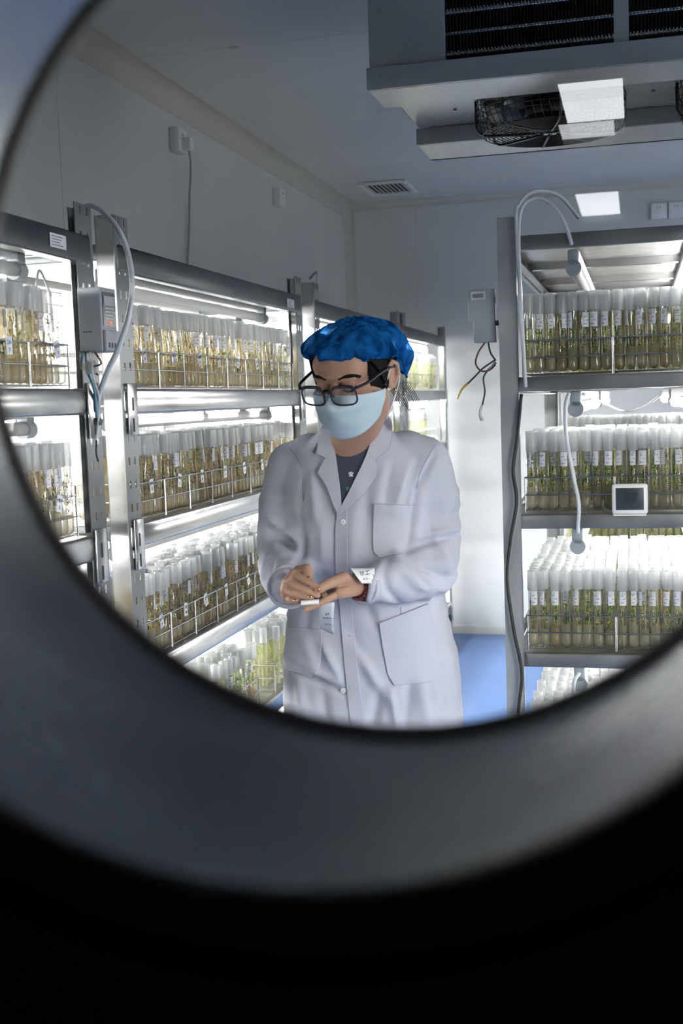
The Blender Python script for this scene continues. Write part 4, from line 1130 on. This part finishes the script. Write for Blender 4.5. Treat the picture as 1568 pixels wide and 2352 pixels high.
wR = at(660, 1348, 2.585); wL = at(828, 1346, 2.575)
hR = hand(wR, [[(674, 1320, 2.500), (695, 1329, 2.485), (714, 1339, 2.476), (729, 1349, 2.470)], [(662, 1336, 2.498), (687, 1348, 2.476), (711, 1359, 2.466), (729, 1367, 2.462)],
               [(657, 1354, 2.500), (677, 1363, 2.480), (699, 1369, 2.472), (715, 1371, 2.466)], [(660, 1372, 2.508), (669, 1378, 2.492), (677, 1380, 2.486), (685, 1380, 2.480)]],
          [(686, 1313, 2.520), (705, 1307, 2.506), (709, 1327, 2.492)], .025) + chain([(wR, .025), (at(664, 1350, 2.66), .027)], 14)
hL = hand(wL, [[(780, 1362, 2.500), (750, 1376, 2.484), (724, 1390, 2.476), (704, 1399, 2.470)], [(783, 1357, 2.520), (750, 1368, 2.506), (718, 1380, 2.498), (696, 1385, 2.492)],
               [(787, 1353, 2.538), (756, 1362, 2.530), (724, 1374, 2.522), (703, 1379, 2.516)], [(791, 1350, 2.552), (766, 1356, 2.552), (742, 1365, 2.546), (724, 1370, 2.540)]],
          [(789, 1328, 2.518), (755, 1341, 2.490), (733, 1353, 2.474)], .026, .014) + chain([(wL, .026), (at(860, 1342, 2.64), .028)], 14)
for sh in (hR, hL):
    v, f = fuse(sh, .0013, 3); body.add(v, f, 'skin', True)
bo = wb(body, 'body')
def nail(c, px, py, y, dirx, dirz, r=.0048):
    p = at(px, py, y - .0035); d = Vector((dirx, -.3, dirz)).normalized(); T = Matrix.Translation(p) @ d.to_track_quat('X', 'Y').to_matrix().to_4x4() @ Matrix.Diagonal((1.35, .55, 1, 1)); c.ball((0, 0, 0), r, 'gold', 12, 8, T)


c = MB()
nail(c, 729, 1353, 2.4655, -.9, -.4, .0058); nail(c, 711, 1370, 2.4630, 1, -.1, .0060); nail(c, 677, 1378, 2.4800, 1, -.1, .0048); nail(c, 708, 1329, 2.4830, .1, -1, .0048); nail(c, 701, 1401, 2.466, -.9, -.3, .0030)
wb(c, 'nail_polish')
c = MB(); d = (at(845, 1344, 2.60) - wL).normalized(); a = d.orthogonal().normalized(); b = d.cross(a); pc = wL - d * .010
for k in range(16): c.ball(pc + (a * cos(2 * pi * k / 16) + b * sin(2 * pi * k / 16)) * .0265, .0068, 'redbead', 10, 6)
wb(c, 'bead_bracelet')

# --- face parts (head frame)
def hp(mb, name, parent=None):
    o = mb.build(name, parent or pe); o.data.transform(OFF @ TH); return o


c = MB()
for s_ in (-1, 1):
    c.tube([(s_ * .052, -.075, .018), (s_ * .040, -.0885, .024), (s_ * .028, -.096, .0245), (s_ * .014, -.099, .020)], lambda t: .0016 + .0022 * sin(pi * min(1, t + .15)), 'hair', 6, 6)
hp(c, 'eyebrows')
c = MB()
for s_ in (-1, 1):
    c.tube([(s_ * .047, -.0845, -.001), (s_ * .039, -.0950, -.0045), (s_ * .030, -.0975, -.0055), (s_ * .020, -.0960, -.003)], .0022, 'hair', 6, 6)
    c.ball((s_ * .031, -.0885, -.0075), (.010, .0075, .0035), 'dark', 12, 8)
hp(c, 'eyelashes')
# hair under the cover
rows = []
for i in range(19):
    e = radians(-38 + 128 * i / 18); row = []
    for k in range(41):
        a = radians(-200 + 220 * k / 40) + pi   # sweep round the back, open at the face
        a = radians(-42 + 264 * k / 40)
        z = .014 + .085 * sin(e); rr = cos(e); row.append((.0815 * cos(a) * rr, .018 + .1015 * sin(a) * rr, z + .0))
    rows.append(row)
hr = MB()
for s_ in (-1, 1):
    for k in range(14):
        f_ = k / 13; hr.tube([(s_ * (.060 + .014 * f_), -.066 + .045 * f_, .060 - .01 * f_), (s_ * (.072 + .006 * f_), -.044 + .034 * f_, .034), (s_ * (.0775 + .003 * f_), -.032 + .03 * f_, .008), (s_ * .080, -.022 + .018 * f_, -.016 - .012 * f_)], lambda t: .0030 * (1 - .8 * t), 'hair', 5, 4)
for k in range(14):
    x0 = .045 + .004 * k; hr.tube([(x0 - .01, .075, -.045), (x0 + .004, .072, -.075), (x0 + .016 + .002 * (k % 5), .064, -.092 - .0022 * (k % 7))], .0006, 'hair', 4, 5)
hp(hr, 'loose_hair'); ho = hp(MB().grid(rows, 'hair', True), 'hair'); md = ho.modifiers.new('s', 'SOLIDIFY'); md.thickness = .003
# mask
rows = []
for i in range(21):
    v = i / 20; row = []
    for k in range(33):
        u = -1 + 2 * k / 32; a = u * radians(80 - 8 * v)
        z = -.015 - .094 * v - .010 * abs(u) ** 2 * (1 - v) + .030 * abs(u) ** 2 * v + .010 * (1 - abs(u)) ** 2 * (1 - v) ** 3
        ry = .118 + .015 * math.exp(-((v - .24) / .22) ** 2) * math.exp(-(u / .25) ** 2) - .030 * max(0, v - .62) ** 1.2 * 2.2
        rx = .0765 - .022 * max(0, v - .35) ** 1.1
        pl = .0030 * ((v * 3.0) % 1 - .5) * min(1, 4 * (1 - abs(u))) + .0022 * noise.noise(Vector((u * 4, v * 6, 1)))
        row.append((rx * sin(a) * 1.02, .004 - (ry + pl) * max(.0, cos(a)) ** .85, z))
    rows.append(row)
mk = hp(MB().grid(rows, 'mask', True), 'face_mask'); md = mk.modifiers.new('s', 'SOLIDIFY'); md.thickness = .0015
for vi in (9, 13):
    hp(MB().tube([(p[0], p[1] - .0006, p[2]) for p in rows[vi][3:-3]], .0011, 'mask', 6, 1), 'pleat', mk)
c = MB()
for s_ in (-1, 1):
    c.tube([(s_ * .0765, -.018, -.020), (s_ * .083, -.004, .004), (s_ * .087, .012, .018)], .0017, 'white', 6, 6)
    c.tube([(s_ * .070, -.026, -.092), (s_ * .080, -.002, -.062), (s_ * .088, .022, -.028), (s_ * .090, .030, -.004)], .0017, 'white', 6, 6)
hp(c, 'ear_loop', None)
# glasses
gl = MB(); GY, GZ = -.1295, -.0045
def lens_outline(s_, n=36):
    P = []
    for k in range(n):
        a = 2 * pi * k / n; ca, sa = cos(a), sin(a); e = .62; x = .0262 * abs(ca) ** e * (1 if ca > 0 else -1); z = .0205 * abs(sa) ** e * (1 if sa > 0 else -1)
        X_ = s_ * .0345 + x; P.append((X_, GY + (X_ / .075) ** 2 * .012 + .08 * 0 + (.0 if z > 0 else .004 * -z / .02), GZ + z - (.0015 if z > 0 else 0)))
    return P


for s_ in (-1, 1):
    P = lens_outline(s_); gl.tube(P, .0019, 'frame', 8, 1, True)
    top = [p for p in P if p[2] > GZ + .012]; top.sort(key=lambda p: p[0]); gl.tube(top, .0036, 'frame', 8, 1)
    gl.ball((s_ * .0625, GY + .009, GZ + .015), (.0045, .004, .0038), 'frame')
    gl.tube([(s_ * .0635, GY + .010, GZ + .015), (s_ * .0755, GY + .035, GZ + .0165), (s_ * .082, -.030, GZ + .018), (s_ * .085, .0, .012), (s_ * .086, .022, .006), (s_ * .084, .032, -.012)], .0031, 'frame', 8, 6)
    gl.tube([(s_ * .0085, GY, GZ + .004), (s_ * .0105, GY + .008, GZ - .004)], .002, 'frame', 6, 3)
gl.tube([(-.0090, GY, GZ + .006), (0, GY - .001, GZ + .0095), (.0090, GY, GZ + .006)], .0026, 'frame', 8, 6)
go = hp(gl, 'glasses')
for s_ in (-1, 1):
    c = MB(); P = lens_outline(s_); c.add(P, [tuple(range(len(P)))], 'lens'); hp(c, 'lens', go)
hp(MB().ball((.0865, .002, -.038), .0035, 'gold').ball((.088, .000, -.043), .0028, 'gold'), 'earring')
# bouffant cover: gathered elastic rim, puffed and creased
sm_ = lambda b: max(0, min(1, (b - .46) / .26)) ** 2 * (3 - 2 * max(0, min(1, (b - .46) / .26)))
rows = []; NT, NP = 120, 34
for i in range(NP + 1):
    t = i / NP; row = []
    for k in range(NT + 1):
        a = 2 * pi * k / NT; ca, sa = cos(a), sin(a)            # sa<0 = front
        back = .5 + .5 * sa
        zr = .055 - .030 * (1 + min(sa, 0)) - .060 * sm_(back) + .004 * abs(ca)                       # rim height
        gather = math.exp(-((t) / .10) ** 2)
        crz = .107
        e = t * pi / 2; puff = sin(min(1, t / .28) * pi / 2)
        rad = (.84 + .18 * puff) * max(0., cos(t * pi / 2)) ** (.92)
        z = zr + (crz - zr) * sin(t * pi / 2)
        fold = .012 * sin(14 * a + 5 * noise.noise(Vector((ca * 2, sa * 2, t * 2)))) * (1 - t) * .35 + .016 * (noise.noise(Vector((ca * 3.2, sa * 3.2, t * 1.6 + 4)))) + .007 * (abs(noise.noise(Vector((ca * 7, sa * 7, t * 2.2)))) * 2 - .5)
        fold += gather * .003 * sin(60 * a)
        ex = 1 + fold / .1 * min(1, (1 - t) * 3) * (.35 + .65 * puff)
        drop = -.010 * math.exp(-((t - .12) / .12) ** 2) * (.6 + .4 * noise.noise(Vector((ca * 3, sa * 3, 9))))
        row.append((.112 * ca * rad * ex, .028 + .126 * sa * rad * ex, z + drop + .006 * noise.noise(Vector((ca * 4, sa * 4, t * 4)))))
    rows.append(row)
hat = hp(MB().grid(rows, 'bouffant', True), 'hair_cover')
c = MB(); P = [rows[0][k] for k in range(NT)]; c.tube([(p[0] * 1.01, p[1], p[2] + .001 * sin(k * 1.9)) for k, p in enumerate(P)], .0028, 'bouffant', 6, 1, True); hp(c, 'elastic_rim', hat)

# --- things in the hands and on the cuff
t = empty('culture_vial', at(735, 1379, 2.480), 'small clear vial with a white cap held between the fingertips', 'vial')
o0 = Matrix.Translation(-t.location)
def local(mb, name, par, m): o = mb.build(name, par); o.data.transform(m); return o
local(MB().cyl(at(692, 1385, 2.468), at(732, 1382, 2.470), .0056, 'white', 16), 'cap', t, o0)
local(MB().cyl(at(732, 1376, 2.480), at(765, 1352, 2.492), .0085, 'tubeglass', 16), 'glass_body', t, o0)
local(MB().cyl(at(740, 1370, 2.481), at(749, 1363, 2.486), .0080, 'agar_brown', 16), 'culture_jelly', t, o0)
ls = empty('label_strip', at(750, 1428, 2.60), 'printed white label strip hanging below the hands in front of the coat', 'label')
oi = Matrix.Translation(-ls.location); Q = [at(733, 1385, 2.505), at(768, 1383, 2.51), at(767, 1458, 2.60), at(735, 1444, 2.60)]
rows = []
for i in range(9):
    u = i / 8; bow = Vector((0, -.006 * sin(pi * u), 0)); rows.append([Q[0].lerp(Q[3], u).lerp(Q[1].lerp(Q[2], u), j / 4) + bow for j in range(5)])
o = local(MB().grid(rows, 'white', True), 'paper', ls, oi); md = o.modifiers.new('s', 'SOLIDIFY'); md.thickness = .0003
for s_, size, px, py in (('69', .010, 751, 1411), ('MCM M11', .006, 754, 1420), ('CU 18', .006, 753, 1434)):
    text(s_, size, 'ink', ls, oi @ Matrix.Translation(at(px, py, 2.60 - .095 * (1 - (py - 1385) / 66) - .010)) @ FACE_Y, 'lettering')
sk_rows = []


def cuffp(px, py, k=.0455):
    dz = (1348 - py) / 1050.; return at(px, py, 2.570 + (px - 835) * .0009 - sqrt(max(1e-6, k * k - dz * dz)))


sk = wb(MB().grid([[cuffp(x + (y - 1305) * .75 * (1 - (x - 804) / 56.), y) for x in range(804, 862, 7)] for y in range(1305, 1341, 5)], 'white', True), 'sleeve_sticker')
md = sk.modifiers.new('s', 'SOLIDIFY'); md.thickness = .0008
def st_text(s, size, px, py, rot):
    p = OFF @ cuffp(px, py, .0475); text(s, size, 'ink', sk, Matrix.Translation(p) @ FACE_Y @ Matrix.Rotation(rot, 4, 'Z') @ Matrix.Rotation(radians(-30), 4, 'X'), 'handwriting')


st_text('09 \u597d\u5de5', .0125, 829, 1318, .15); st_text('2018.11 -', .0075, 836, 1330, .03)
